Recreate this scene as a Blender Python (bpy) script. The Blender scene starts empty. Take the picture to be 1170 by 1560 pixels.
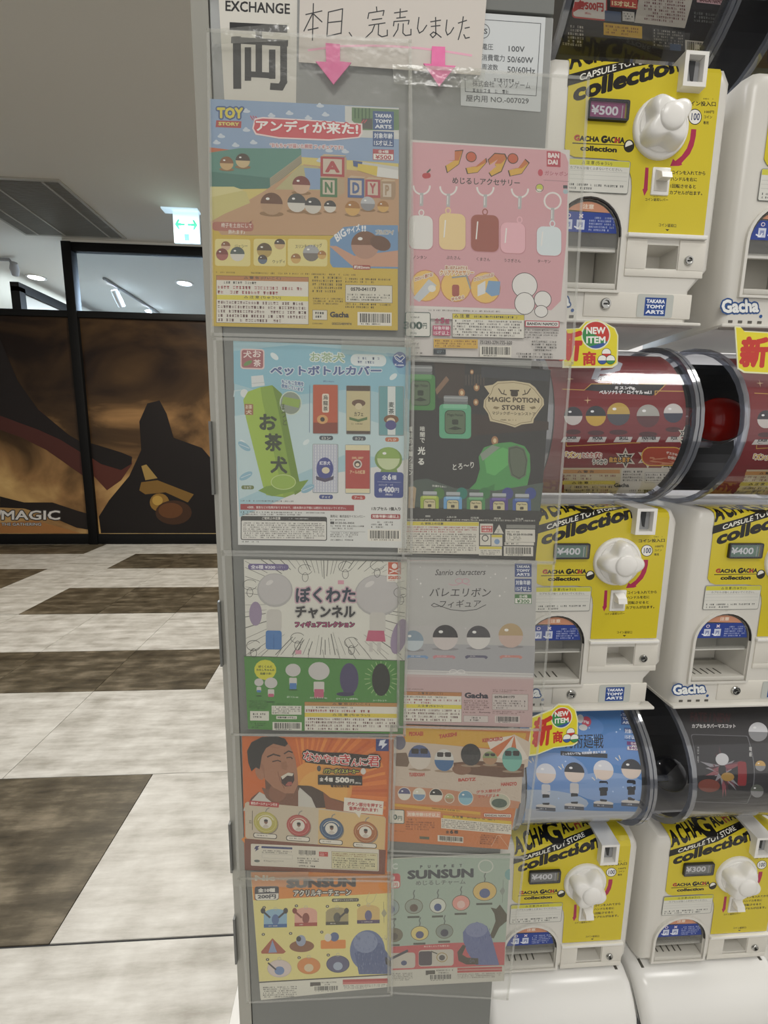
import bpy, bmesh, math, random
from mathutils import Vector, Matrix, noise
from mathutils.geometry import tessellate_polygon
random.seed(7)
EXPO = -0.02
WORLD = 0.85
INK = 1.05
LAMPS = [[0.2, -1.2, 3.65, 1.2, 0.6, 34, [1, 0.98, 0.94]], [-1.7, 1.9, 3.66, 0.5, 0.5, 28, [1, 0.96, 0.88]], [-0.75, 0.75, 3.66, 0.5, 0.5, 62, [1, 0.99, 0.98]], [1.95, 0.35, 3.66, 0.7, 1.1, 36, [1, 0.98, 0.95]], [-2.5, 8.5, 3.66, 2, 2, 1000, [0.66, 0.82, 1]], [-6, 8.5, 3.66, 2, 2, 850, [0.66, 0.82, 1]], [-1.9, 4.3, 3.66, 0.5, 0.5, 75, [1, 0.93, 0.8]]]  # the two strong bluish panels are added to brighten the shop ceiling
S = bpy.context.scene
COL = S.collection
# ------------------------------------------------------------------ camera
F = 676.0; CX, CY = 585.0, 780.0; EYE = 1.4
CAMD = Vector((-42, -110, F)).normalized()
b_ = F * F / (110 - .0133 * 42)
CAMN = Vector((-.0133 * b_, b_, F)).normalized()
CAMD = (CAMD - CAMN * CAMD.dot(CAMN)).normalized()
CAMR = CAMN.cross(CAMD)
if CAMR.x < 0: CAMR = -CAMR
# world axes: X right along the cabinet face, Y into depth, Z up; floor Z = 0, lens at height EYE
ax = Vector((CAMR.x, CAMD.x, -CAMN.x)); ay = -Vector((CAMR.y, CAMD.y, -CAMN.y)); az = -Vector((CAMR.z, CAMD.z, -CAMN.z))
cam = bpy.data.cameras.new('camera'); co = bpy.data.objects.new('camera', cam); COL.objects.link(co)
co.matrix_world = Matrix(((ax.x, ay.x, az.x, 0), (ax.y, ay.y, az.y, 0), (ax.z, ay.z, az.z, EYE), (0, 0, 0, 1)))
cam.sensor_fit = 'VERTICAL'; cam.sensor_height = 36; cam.lens = F / 1560 * 36; cam.clip_start = .01
S.camera = co
# ------------------------------------------------------------------ world, lamps, exposure
S.view_settings.view_transform = 'Standard'; S.view_settings.look = 'None'
S.view_settings.gamma = 1; S.view_settings.use_curve_mapping = False
S.view_settings.exposure = EXPO
w = bpy.data.worlds.new('world'); S.world = w; w.use_nodes = True
w.node_tree.nodes['Background'].inputs[0].default_value = (1, .97, .93, 1)
w.node_tree.nodes['Background'].inputs[1].default_value = WORLD
def area(name, loc, sx, sy, power, col, rot=(0, 0, 0)):
    l = bpy.data.lights.new(name, 'AREA'); l.shape = 'RECTANGLE'; l.size = sx; l.size_y = sy; l.energy = power; l.color = col
    o = bpy.data.objects.new(name, l); COL.objects.link(o); o.location = loc; o.rotation_euler = rot
    return o
for i, (x, y, z, sx, sy, p, c) in enumerate(LAMPS):
    area('ceiling_area_light', (x, y, z), sx, sy, p, c)

# ------------------------------------------------------------------ helpers
def ray(px, py):
    v = Vector((px - CX, py - CY, F)); return Vector((v.dot(CAMR), v.dot(CAMD), -v.dot(CAMN)))
def atY(px, py, Y):
    v = ray(px, py); v = v * (Y / v.y); return Vector((v.x, v.y, v.z + EYE))
def atZ(px, py, Z):
    v = ray(px, py); v = v * ((Z - EYE) / v.z); return Vector((v.x, v.y, v.z + EYE))
def lin(h):
    h = h.lstrip('#')
    if len(h) == 3: h = ''.join(c * 2 for c in h)
    out = []
    for i in (0, 2, 4):
        c = int(h[i:i + 2], 16) / 255
        out.append(c / 12.92 if c <= .04045 else ((c + .055) / 1.055) ** 2.4)
    return out
MATS = {}
def mat(name, col='#cccccc', rough=.5, metal=0, spec=.5, emit=None, es=1, bump=None, noise_col=None, coat=0, trans=0, alpha=1):
    m = bpy.data.materials.new(name); m.use_nodes = True; nt = m.node_tree; b = nt.nodes['Principled BSDF']
    c = lin(col) + [1]
    b.inputs['Base Color'].default_value = c; b.inputs['Roughness'].default_value = rough
    b.inputs['Metallic'].default_value = metal; b.inputs['Specular IOR Level'].default_value = spec
    b.inputs['Coat Weight'].default_value = coat; b.inputs['Transmission Weight'].default_value = trans; b.inputs['Alpha'].default_value = alpha
    if emit: b.inputs['Emission Color'].default_value = lin(emit) + [1]; b.inputs['Emission Strength'].default_value = es
    if noise_col or bump:
        tc = nt.nodes.new('ShaderNodeTexCoord'); nz = nt.nodes.new('ShaderNodeTexNoise')
        mp = nt.nodes.new('ShaderNodeMapping'); nt.links.new(tc.outputs['Object'], mp.inputs[0]); nt.links.new(mp.outputs[0], nz.inputs['Vector'])
        sc = (noise_col or bump)[-1]; nz.inputs['Scale'].default_value = sc if not isinstance(sc, tuple) else 1
        if isinstance(sc, tuple): mp.inputs['Scale'].default_value = sc
        nz.inputs['Detail'].default_value = 6
        if noise_col:
            rp = nt.nodes.new('ShaderNodeValToRGB'); rp.color_ramp.elements[0].position = .3; rp.color_ramp.elements[1].position = .7
            rp.color_ramp.elements[0].color = c; rp.color_ramp.elements[1].color = lin(noise_col[0]) + [1]
            nt.links.new(nz.outputs['Fac'], rp.inputs[0]); nt.links.new(rp.outputs[0], b.inputs['Base Color'])
        if bump:
            bp = nt.nodes.new('ShaderNodeBump'); bp.inputs['Strength'].default_value = bump[0]; bp.inputs['Distance'].default_value = .01
            nt.links.new(nz.outputs['Fac'], bp.inputs['Height']); nt.links.new(bp.outputs[0], b.inputs['Normal'])
    MATS[name] = m
    return m
def film(name, tint, clear, haze, gloss, rough=.12, bump=0, scale=20):
    """clear plastic: a share passes straight through, a share scatters, a share reflects"""
    m = bpy.data.materials.new(name); m.use_nodes = True; nt = m.node_tree; nt.nodes.clear(); N = nt.nodes.new
    out = N('ShaderNodeOutputMaterial'); tr = N('ShaderNodeBsdfTransparent'); df = N('ShaderNodeBsdfDiffuse'); gl = N('ShaderNodeBsdfGlossy')
    tr.inputs[0].default_value = lin(clear) + [1]; df.inputs[0].default_value = lin(tint) + [1]; gl.inputs['Roughness'].default_value = rough
    m1 = N('ShaderNodeMixShader'); m1.inputs[0].default_value = haze; nt.links.new(tr.outputs[0], m1.inputs[1]); nt.links.new(df.outputs[0], m1.inputs[2])
    m2 = N('ShaderNodeMixShader'); fr = N('ShaderNodeLayerWeight'); fr.inputs[0].default_value = .5; pw = N('ShaderNodeMath'); pw.operation = 'POWER'; pw.inputs[1].default_value = 4; nt.links.new(fr.outputs['Facing'], pw.inputs[0])
    mt = N('ShaderNodeMath'); mt.operation = 'MULTIPLY_ADD'; mt.inputs[1].default_value = .85; mt.inputs[2].default_value = gloss; mt.use_clamp = True
    nt.links.new(pw.outputs[0], mt.inputs[0]); nt.links.new(mt.outputs[0], m2.inputs[0])
    nt.links.new(m1.outputs[0], m2.inputs[1]); nt.links.new(gl.outputs[0], m2.inputs[2]); nt.links.new(m2.outputs[0], out.inputs[0])
    if bump:
        tc = N('ShaderNodeTexCoord'); nz = N('ShaderNodeTexNoise'); nz.inputs['Scale'].default_value = scale; nz.inputs['Detail'].default_value = 3
        bp = N('ShaderNodeBump'); bp.inputs['Strength'].default_value = bump; bp.inputs['Distance'].default_value = .004
        nt.links.new(tc.outputs['Object'], nz.inputs['Vector']); nt.links.new(nz.outputs['Fac'], bp.inputs['Height'])
        nt.links.new(bp.outputs[0], gl.inputs['Normal'])
    MATS[name] = m
    return m
def attr_mat(name, rough=.45, spec=.4):
    m = bpy.data.materials.new(name); m.use_nodes = True; nt = m.node_tree; b = nt.nodes['Principled BSDF']
    a = nt.nodes.new('ShaderNodeAttribute'); a.attribute_name = 'ink'
    nt.links.new(a.outputs['Color'], b.inputs['Base Color']); b.inputs['Roughness'].default_value = rough; b.inputs['Specular IOR Level'].default_value = spec
    MATS[name] = m
    return m
def link(name, me, m=None, parent=None, loc=(0, 0, 0), smooth=False, label=None):
    o = bpy.data.objects.new(name, me); COL.objects.link(o); o.location = loc
    if m is not None and not me.materials: me.materials.append(MATS[m] if isinstance(m, str) else m)
    if parent is not None: o.parent = parent
    if smooth:
        me.polygons.foreach_set('use_smooth', [True] * len(me.polygons))
        try: me.set_sharp_from_angle(angle=math.radians(38))
        except Exception: pass
    if label: o['label'] = label
    return o
def obj(name, bm, m=None, parent=None, loc=(0, 0, 0), smooth=False, label=None):
    bmesh.ops.recalc_face_normals(bm, faces=bm.faces[:])
    me = bpy.data.meshes.new(name); bm.to_mesh(me); bm.free()
    return link(name, me, m, parent, loc, smooth, label)
def tag(o, label=None, cat=None, group=None, kind=None):
    if label: o['label'] = label
    if cat: o['category'] = cat
    if group: o['group'] = group
    if kind: o['kind'] = kind
    return o
def thing(name, label, cat, loc, group=None):
    o = bpy.data.objects.new(name, None); COL.objects.link(o); o.location = loc; o.empty_display_size = .05
    return tag(o, label, cat, group)
def bx(bm, x0, x1, y0, y1, z0, z1, bev=0, seg=2):
    b2 = bmesh.new(); bmesh.ops.create_cube(b2, size=1)
    for v in b2.verts: v.co = Vector(((x0 + x1) / 2 + v.co.x * (x1 - x0), (y0 + y1) / 2 + v.co.y * (y1 - y0), (z0 + z1) / 2 + v.co.z * (z1 - z0)))
    if bev: bmesh.ops.bevel(b2, geom=b2.edges[:], offset=bev, segments=seg, affect='EDGES', profile=.5)
    me = bpy.data.meshes.new('t'); b2.to_mesh(me); b2.free(); bm.from_mesh(me); bpy.data.meshes.remove(me)
    return bm
def box(name, x0, x1, y0, y1, z0, z1, m, parent=None, bev=0, seg=2, label=None):
    return obj(name, bx(bmesh.new(), x0, x1, y0, y1, z0, z1, bev, seg), m, parent, smooth=bev > 0, label=label)
def loft(bm, rings, cap0=True, cap1=True):
    vs = [[bm.verts.new(p) for p in r] for r in rings]; n = len(rings[0])
    for a, b in zip(vs, vs[1:]):
        for i in range(n): bm.faces.new((a[i], a[(i + 1) % n], b[(i + 1) % n], b[i]))
    if cap0: bm.faces.new(vs[0])
    if cap1: bm.faces.new(vs[-1][::-1])
    return bm
def disc_y(bm, cx, cz, prof, n=32, cap0=True, cap1=True):
    """turned shape round an axis along Y; prof = [(radius, y)]"""
    return loft(bm, [[(cx + r * math.cos(2 * math.pi * i / n), y, cz + r * math.sin(2 * math.pi * i / n)) for i in range(n)] for r, y in prof], cap0, cap1)
def disc_z(bm, cx, cy, prof, n=24):
    return loft(bm, [[(cx + r * math.cos(2 * math.pi * i / n), cy + r * math.sin(2 * math.pi * i / n), z) for i in range(n)] for r, z in prof])
def tube(bm, pts, rad, n=8):
    rings = []
    pts = [Vector(p) for p in pts]
    for i, p in enumerate(pts):
        t = (pts[min(i + 1, len(pts) - 1)] - pts[max(i - 1, 0)]).normalized()
        u = t.cross(Vector((0, 0, 1))) if abs(t.z) < .9 else t.cross(Vector((1, 0, 0)))
        u.normalize(); v = t.cross(u)
        rings.append([p + (u * math.cos(2 * math.pi * k / n) + v * math.sin(2 * math.pi * k / n)) * rad for k in range(n)])
    return loft(bm, rings)
def holed(outer, holes):
    """flat polygon with holes -> (points, triangles)"""
    loops = [[Vector((x, z, 0)) for x, z in L] for L in [outer] + holes]
    tris = tessellate_polygon(loops)
    return [p for L in loops for p in L], tris
def rrect(x0, z0, x1, z1, r, n=5):
    out = []
    for cx, cz, a0 in ((x1 - r, z1 - r, 0), (x0 + r, z1 - r, 90), (x0 + r, z0 + r, 180), (x1 - r, z0 + r, 270)):
        for i in range(n + 1):
            a = math.radians(a0 + 90 * i / n); out.append((cx + r * math.cos(a), cz + r * math.sin(a)))
    return out

# ------------------------------------------------------------------ lettering
_tc = {}
def glyphs(s, bold=0, res=2):
    bold = min(bold * .8, .055)
    k = (s, round(bold, 3), res)
    if k not in _tc:
        c = bpy.data.curves.new('txt', 'FONT'); c.body = s; c.size = 1; c.resolution_u = res; c.fill_mode = 'FRONT'
        o = bpy.data.objects.new('txt', c)
        me = o.to_mesh(); me.calc_loop_triangles()
        vs = [(v.co.x, v.co.y, 0) for v in me.vertices]; ts = [tuple(t.vertices) for t in me.loop_triangles]
        o.to_mesh_clear(); bpy.data.objects.remove(o); bpy.data.curves.remove(c)
        if bold > .005:      # heavier strokes: the outline drawn again a little to each side
            m = 8 if bold > .035 else 4; V0, T0 = vs, ts; vs, ts = [], []
            for i in range(m):
                a_ = (i + .5) * 2 * math.pi / m; q = len(vs); vs = vs + [(x + bold * math.cos(a_), y + bold * math.sin(a_), i * .09) for x, y, _ in V0]; ts = ts + [(a + q, b + q, c_ + q) for a, b, c_ in T0]
        _tc[k] = (vs, ts)
    return _tc[k]
class Art:
    """flat print: shapes in photograph-measured coordinates laid on a real surface (map2: px -> (u,v) metres on it, map3: (u,v,lift) -> 3D)"""
    STEP = 2.2e-5; bump = 0
    def __init__(s, map2, map3):
        s.m2 = map2; s.m3 = map3; s.el = []; s.fr(0, 0, 1)
    def fr(s, ox, oy, sc, k=0, kx=0):
        s.ox, s.oy, s.sc, s.k, s.kx = ox, oy, sc, k, kx; return s
    def P(s, x, y): return s.m2(s.ox + x / s.sc, s.oy + y / s.sc)
    def add(s, vs, ts, col):
        if not vs: return
        xs = [v[0] for v in vs]; ys = [v[1] for v in vs]; bb = (min(xs), min(ys), max(xs), max(ys)); L = 0
        for b, l, *_ in s.el:
            if l >= L and b[0] < bb[2] and b[2] > bb[0] and b[1] < bb[3] and b[3] > bb[1]: L = l + 1
        L = min(L + s.bump, 110)
        s.el.append((bb, L, vs, ts, col))
    def raw(s, pts, col):
        ts = tessellate_polygon([[Vector((x, y, 0)) for x, y in pts]]); s.add(pts, ts, col)
    def poly(s, pts, col): s.raw([s.P(*p) for p in pts], col)
    def q(s, x, y, ax, ay): return s.P(x + s.kx * (y - ay), y + s.k * (x - ax))
    def rect(s, x0, y0, x1, y1, col, r=0):
        if r: pts = rrect(x0, y0, x1, y1, r, 4)
        else: pts = [(x0, y0), (x1, y0), (x1, y1), (x0, y1)]
        s.raw([s.q(x, y, x0, y0) for x, y in pts], col)
    def frame(s, x0, y0, x1, y1, col, fill, w, r=0):
        s.rect(x0, y0, x1, y1, col, r); s.el and s.raw([s.q(x, y, x0, y0) for x, y in (rrect(x0 + w, y0 + w, x1 - w, y1 - w, max(r - w, .1), 4) if r else [(x0 + w, y0 + w), (x1 - w, y0 + w), (x1 - w, y1 - w), (x0 + w, y1 - w)])], fill)
    def ell(s, cx, cy, rx, ry, col, n=20, a0=0, a1=360, rot=0):
        c, sn = math.cos(math.radians(rot)), math.sin(math.radians(rot)); pts = []
        m = n if a1 - a0 >= 360 else n + 1
        for i in range(m):
            a = math.radians(a0 + (a1 - a0) * i / n); x = rx * math.cos(a); y = ry * math.sin(a)
            pts.append(s.P(cx + x * c - y * sn, cy + x * sn + y * c + s.k * (x * c - y * sn)))
        s.raw(pts, col)
    def line(s, pts, w, col, closed=False):
        vs = []; ts = []
        n = len(pts); seg = [(pts[i], pts[(i + 1) % n]) for i in range(n if closed else n - 1)]
        for (x0, y0), (x1, y1) in seg:
            L = math.hypot(x1 - x0, y1 - y0) or 1; ux, uy = (x1 - x0) / L * w / 2, (y1 - y0) / L * w / 2
            k = len(vs)
            for x, y in ((x0 - uy - ux * .6, y0 + ux - uy * .6), (x1 - uy + ux * .6, y1 + ux + uy * .6), (x1 + uy + ux * .6, y1 - ux + uy * .6), (x0 + uy - ux * .6, y0 - ux - uy * .6)): vs.append((*s.P(x, y), (k // 4 % 4) * .2))
            ts += [(k, k + 1, k + 2), (k, k + 2, k + 3)]
        s.add(vs, ts, col)
    def ring(s, cx, cy, rx, ry, w, col, n=24, a0=0, a1=360):
        s.line([(cx + rx * math.cos(math.radians(a0 + (a1 - a0) * i / n)), cy + ry * math.sin(math.radians(a0 + (a1 - a0) * i / n))) for i in range(n + 1)], w, col)
    def T(s, t, x0, yb, x1, h, col, bold=.0, out=None, ow=0, k=None, lean=0, res=2):
        """text fitted between (x0,yb) and (x1, yb+k*(x1-x0)), h high"""
        vs, ts = glyphs(t, bold, res)
        if not vs: return
        xs = [v[0] for v in vs]; ys = [v[1] for v in vs]; gx0, gx1, gy0, gy1 = min(xs), max(xs), min(ys), max(ys)
        k = s.k if k is None else k
        def f(dx, dy, lift=0):
            o = []
            for x, y, z_ in vs:
                X = (x - gx0) / (gx1 - gx0 or 1) * (x1 - x0); Y = (y - gy0) / (gy1 - gy0 or 1) * h
                o.append((*s.P(x0 + X + dx + (lean - s.kx) * Y, yb - Y + k * X + dy), z_ + lift))
            return o
        if out:
            V = []; TT = []
            for i in range(8):
                a = i * math.pi / 4; b = len(V); V += f(ow * math.cos(a), ow * math.sin(a), i * .7); TT += [(p + b, q + b, r + b) for p, q, r in ts]
            s.add(V, TT, out); s.bump = 6
        s.add(f(0, 0), ts, col); s.bump = 0
    def V(s, t, x, y0, y1, w, col, bold=0, dx=0):
        """vertical lettering, one character under another"""
        n = len(t); h = (y1 - y0) / n
        for i, c in enumerate(t):
            if c != ' ': s.T(c, x + dx * i, y0 + h * (i + .92), x + dx * i + w, h * .84, col, bold, k=0)
    def micro(s, x0, y0, x1, y1, rows, col, fill=.97, dens=.8):
        """lines of print too small to read"""
        rh = (y1 - y0) / rows; V = []; TT = []
        def qd(a, b, c, d):
            k = len(V)
            for X, Y in ((a, b), (c, b), (c, d), (a, d)): V.append(s.q(X, Y, x0, y0))
            TT.extend([(k, k + 1, k + 2), (k, k + 2, k + 3)])
        for r in range(rows):
            y = y0 + rh * (r + .18); g = rh * .62; x = x0; end = x1 if r < rows - 1 else x0 + (x1 - x0) * random.uniform(.45, .95)
            while x < end - g:
                if random.random() < dens:
                    t = g * .17
                    qd(x + g * .05, y + g * random.choice((.05, .3)), x + g * .8, y + g * .05 + t + g * random.choice((0, .25)))
                    qd(x + g * random.choice((.1, .35, .6)), y, x + g * random.choice((.25, .5, .75)), y + g)
                    qd(x + g * .1, y + g * .75, x + g * .8, y + g * .9)
                x += g * 1.02
        s.add(V, TT, col)
    def bars(s, x0, y0, x1, y1, bg='#e8e4da', fg='#222222'):
        s.rect(x0, y0, x1, y1, bg); x = x0 + (x1 - x0) * .07; V = []; TT = []; u = (x1 - x0) * .86 / 75
        while x < x1 - (x1 - x0) * .07:
            w = u * random.choice((1, 1, 2, 3))
            k = len(V)
            for X, Y in ((x, y0 + (y1 - y0) * .1), (x + w, y0 + (y1 - y0) * .1), (x + w, y0 + (y1 - y0) * .78), (x, y0 + (y1 - y0) * .78)): V.append(s.q(X, Y, x0, y0))
            TT += [(k, k + 1, k + 2), (k, k + 2, k + 3)]; x += w + u * random.choice((1, 1, 2))
        s.add(V, TT, fg); s.micro(x0 + (x1 - x0) * .1, y1 - (y1 - y0) * .2, x1 - (x1 - x0) * .05, y1 - (y1 - y0) * .02, 1, fg)
    def capsule(s, cx, cy, r, top, bot='#e9e7e2', ry=None):
        ry = ry or r
        s.ell(cx, cy, r, ry, bot, 18); s.ell(cx, cy, r, ry, top, 12, 180, 360); s.ell(cx - r * .35, cy - ry * .45, r * .18, ry * .12, '#f4f2ee', 8)
    def build(s, name, m, parent=None, loc=(0, 0, 0), cuts_v=(), cuts_u=(), label=None, base=0, clip=None):
        bm = bmesh.new(); lay = bm.loops.layers.color.new('ink') if False else None
        V = []; Fc = []; Cc = []
        for bb, L, vs, ts, col in s.el:
            k = len(V); c = lin(col) if isinstance(col, str) else col
            V += [(v[0], v[1], L + (v[2] if len(v) > 2 else 0)) for v in vs]; Fc += [(a + k, b + k, d + k) for a, b, d in ts]; Cc += [c] * len(ts)
        me = bpy.data.meshes.new(name); me.from_pydata(V, [], Fc)
        a = me.attributes.new('ink', 'FLOAT_COLOR', 'FACE'); flat = []
        for c in Cc: flat += [min(x * INK, .92) for x in c] + [1]
        a.data.foreach_set('color', flat)
        if cuts_v or cuts_u:
            bm.from_mesh(me)
            if clip:
                for co_, no_ in (((clip[0], 0, 0), (-1, 0, 0)), ((clip[1], 0, 0), (1, 0, 0)), ((0, clip[2], 0), (0, -1, 0)), ((0, clip[3], 0), (0, 1, 0))):
                    bmesh.ops.bisect_plane(bm, geom=bm.verts[:] + bm.edges[:] + bm.faces[:], plane_co=co_, plane_no=no_, clear_outer=True)
            for v in cuts_v: bmesh.ops.bisect_plane(bm, geom=bm.verts[:] + bm.edges[:] + bm.faces[:], plane_co=(0, v, 0), plane_no=(0, 1, 0), dist=1e-7)
            for v in cuts_u: bmesh.ops.bisect_plane(bm, geom=bm.verts[:] + bm.edges[:] + bm.faces[:], plane_co=(v, 0, 0), plane_no=(1, 0, 0), dist=1e-7)
            bm.to_mesh(me)
        bm.free()
        for v in me.vertices:
            u, w_, L = v.co; v.co = Vector(s.m3(u, w_, base + L * s.STEP)) - Vector(loc)
        me.update()
        return link(name, me, m, parent, label=label)
def plane_art(Y, off=0):
    return Art(lambda px, py: (lambda p: (p.x, p.z))(atY(px, py, Y)), lambda u, v, h: (u, Y - off - h, v))
# ------------------------------------------------------------------ materials
attr_mat('ink', .5, .35); attr_mat('ink_gloss', .25, .5)
mat('machine_white', '#d9d6ce', .32, spec=.5); mat('machine_cream', '#d3cfc2', .4); mat('panel_white', '#dbd7cd', .35)
mat('knob_white', '#ebe9e4', .28); mat('chrome', '#b9b9b6', .18, metal=1); mat('black', '#0b0b0c', .4); mat('dark_plastic', '#2a2b30', .35)
mat('metal_grey', '#757774', .45, spec=.4, noise_col=('#7b7d7a', 3)); mat('trim_grey', '#a5a49c', .4, metal=.2); mat('dark_gap', '#303133', .6)
mat('frame_black', '#050505', .6, spec=.25); mat('ceiling_paint', '#d2cfc6', .85); mat('wall_paint', '#bdb8ae', .85)
mat('vent_grey', '#76736a', .7); mat('vent_rim', '#a09c90', .6); mat('lamp_face', '#ffffff', .5, emit='#f4f6ff', es=9); mat('fixture', '#8e8f90', .4)
mat('sign_face', '#d9f4f6', .5, emit='#bfe9f4', es=.75); mat('sign_green', '#17a98a', .5, emit='#17b48f', es=.55); mat('sign_rim', '#dfeff4', .3, emit='#bfe0f4', es=.7)
mat('silver', '#a6a8aa', .35, metal=.5); mat('red_capsule', '#c41c0c', .15, spec=.7); mat('clear_capsule', '#9a9a98', .1, trans=.4)
mat('white_plastic', '#e9e8e4', .22, spec=.5); mat('liner', '#101012', .5); mat('grey_sheet', '#55544f', .6); mat('slot', '#57544d', .6)
film('drum_clear', '#c8ccd4', '#f6f6f8', .03, .06, .07); film('flange_clear', '#b9bdc6', '#c9ccd6', .22, .22, .1); film('cap_clear', '#777777', '#e2e3e6', .04, .05, .08)
film('door_clear', '#b4b6b6', '#e6e6e4', .08, .05, .08)
film('sleeve', '#d5d5d0', '#f6f6f4', .1, .02, .2, .5, 30); film('sleeve_haze', '#d9d9d4', '#efefec', .3, .03, .25, .5, 25)
film('tape', '#dcdcd8', '#f4f4f0', .12, .04, .16, .45, 45)
mat('shop_glass_graphic', '#17100b', .3)

# ------------------------------------------------------------------ floor of large planks
def plank_mat(name, c0, c1, c2, r0, r1):
    m = bpy.data.materials.new(name); m.use_nodes = True; nt = m.node_tree; b = nt.nodes['Principled BSDF']; N = nt.nodes.new
    tc = N('ShaderNodeTexCoord'); oi = N('ShaderNodeObjectInfo'); ad = N('ShaderNodeVectorMath'); ad.operation = 'ADD'
    sc = N('ShaderNodeVectorMath'); sc.operation = 'SCALE'; sc.inputs['Scale'].default_value = 37
    cx = N('ShaderNodeCombineXYZ'); nt.links.new(oi.outputs['Random'], cx.inputs[0]); nt.links.new(oi.outputs['Random'], cx.inputs[1]); nt.links.new(cx.outputs[0], sc.inputs[0])
    nt.links.new(tc.outputs['Object'], ad.inputs[0]); nt.links.new(sc.outputs[0], ad.inputs[1])
    mp = N('ShaderNodeMapping'); mp.inputs['Scale'].default_value = (1.2, 7, 1); nt.links.new(ad.outputs[0], mp.inputs[0])
    n1 = N('ShaderNodeTexNoise'); n1.inputs['Scale'].default_value = 2.3; n1.inputs['Detail'].default_value = 9; n1.inputs['Roughness'].default_value = .68; nt.links.new(mp.outputs[0], n1.inputs['Vector'])
    n2 = N('ShaderNodeTexNoise'); n2.inputs['Scale'].default_value = 9; n2.inputs['Detail'].default_value = 8; nt.links.new(ad.outputs[0], n2.inputs['Vector'])
    mx = N('ShaderNodeMath'); mx.operation = 'MULTIPLY_ADD'; mx.inputs[1].default_value = .35; nt.links.new(n2.outputs['Fac'], mx.inputs[0])
    m2 = N('ShaderNodeMath'); m2.operation = 'MULTIPLY'; m2.inputs[1].default_value = .65; nt.links.new(n1.outputs['Fac'], m2.inputs[0]); nt.links.new(m2.outputs[0], mx.inputs[2])
    rp = N('ShaderNodeValToRGB'); e = rp.color_ramp.elements; e[0].position = .36; e[0].color = lin(c0) + [1]; e[1].position = .64; e[1].color = lin(c2) + [1]
    x = e.new(.5); x.color = lin(c1) + [1]; nt.links.new(mx.outputs[0], rp.inputs[0]); nt.links.new(rp.outputs[0], b.inputs['Base Color'])
    rr = N('ShaderNodeMapRange'); rr.inputs['To Min'].default_value = r0; rr.inputs['To Max'].default_value = r1; nt.links.new(n1.outputs['Fac'], rr.inputs['Value']); nt.links.new(rr.outputs[0], b.inputs['Roughness'])
    bp = N('ShaderNodeBump'); bp.inputs['Strength'].default_value = .25; bp.inputs['Distance'].default_value = .004; nt.links.new(mx.outputs[0], bp.inputs['Height']); nt.links.new(bp.outputs[0], b.inputs['Normal'])
    MATS[name] = m
plank_mat('plank_light', '#99958c', '#bbb8b1', '#d3d1cb', .32, .5)
plank_mat('plank_dark', '#2e281d', '#51493a', '#7c7260', .3, .5)
fl = bpy.data.objects.new('floor', None); COL.objects.link(fl); fl['kind'] = 'structure'
box('floor_slab', -9, 5, -3, 14, -.1, -.004, 'dark_gap', fl)
rows = [-.84, -.2, .44, 1.084, 1.724, 2.37, 2.86, 3.51, 4.15, 4.78, 5.41, 5.91, 6.55, 7.19]
cols = [-.24 - .6075 * i for i in range(9)][::-1] + [.37, .98, 1.59]
cols = [c if abs(c + .8475) > .05 else -.8514 for c in cols]
tm = {}
for j in range(len(rows) - 1):
    cc = [c for c in cols if not (abs(c + .8514) < .01 and j in (0, 2, 4)) and not (abs(c + 1.455) < .03 and j == 3)]
    for i in range(len(cc) - 1):
        x0, x1, y0, y1 = cc[i], cc[i + 1], rows[j], rows[j + 1]; xc = (x0 + x1) / 2
        dark = {3: xc < -.85, 5: xc < -.85, 7: xc > -2.6, 8: xc < -3.2, 9: xc > -2.6, 10: xc < -3.2}.get(j, False)
        key = (round(x1 - x0, 2), round(y1 - y0, 2), dark)
        if key not in tm:
            bm = bx(bmesh.new(), .0011, x1 - x0 - .0011, .0011, y1 - y0 - .0011, -.012, 0, .0009, 1)
            me = bpy.data.meshes.new('floor_tile'); bm.to_mesh(me); bm.free(); me.materials.append(MATS['plank_dark' if dark else 'plank_light']); tm[key] = me
        link('floor_tile', tm[key], None, fl, (x0, y0, 0))

# ------------------------------------------------------------------ ceiling, storefront
CEIL = EYE + 2.30
c = box('ceiling', -9, 5, -3.4, 14, CEIL, CEIL + .1, 'ceiling_paint'); c['kind'] = 'structure'
c = box('wall_back', -9, 5, 13.9, 14, 0, CEIL, 'wall_paint'); c['kind'] = 'structure'
c = box('wall_left', -9.1, -9, -3, 14, 0, CEIL, 'wall_paint'); c['kind'] = 'structure'
WY = 5.91
sf = bpy.data.objects.new('window_1', None); COL.objects.link(sf); sf['kind'] = 'structure'
zt0, zt1 = EYE + 1.425, EYE + 1.50
box('bottom_rail', -8.9, 2.4, WY, WY + .08, 0, .135, 'frame_black', sf, .004)
box('middle_rail', -8.9, 2.4, WY, WY + .08, zt0, zt1, 'frame_black', sf, .004)
mx = atY(101, 372, WY).x
box('top_rail', mx - .05, 2.4, WY, WY + .08, EYE + 2.17, EYE + 2.27, 'frame_black', sf, .004)
box('mullion', mx - .055, mx + .055, WY - .02, WY + .1, 0, EYE + 2.27, 'frame_black', sf, .004)
for x in (-5.6, -1.15, 1.2):
    box('mullion', x - .055, x + .055, WY - .02, WY + .1, 0, zt1 if x < mx else EYE + 2.27, 'frame_black', sf, .004)
box('soffit', mx - .05, 2.4, WY + .01, WY + .08, EYE + 2.27, CEIL, 'ceiling_paint', sf)
film('pane_clear', '#8a9098', '#eef2f6', .01, .01, .03)
for x0, x1 in ((mx + .05, -1.2), (-1.1, 1.15)):
    box('pane', x0, x1, WY + .03, WY + .04, zt1, EYE + 2.17, 'pane_clear', sf)
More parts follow.
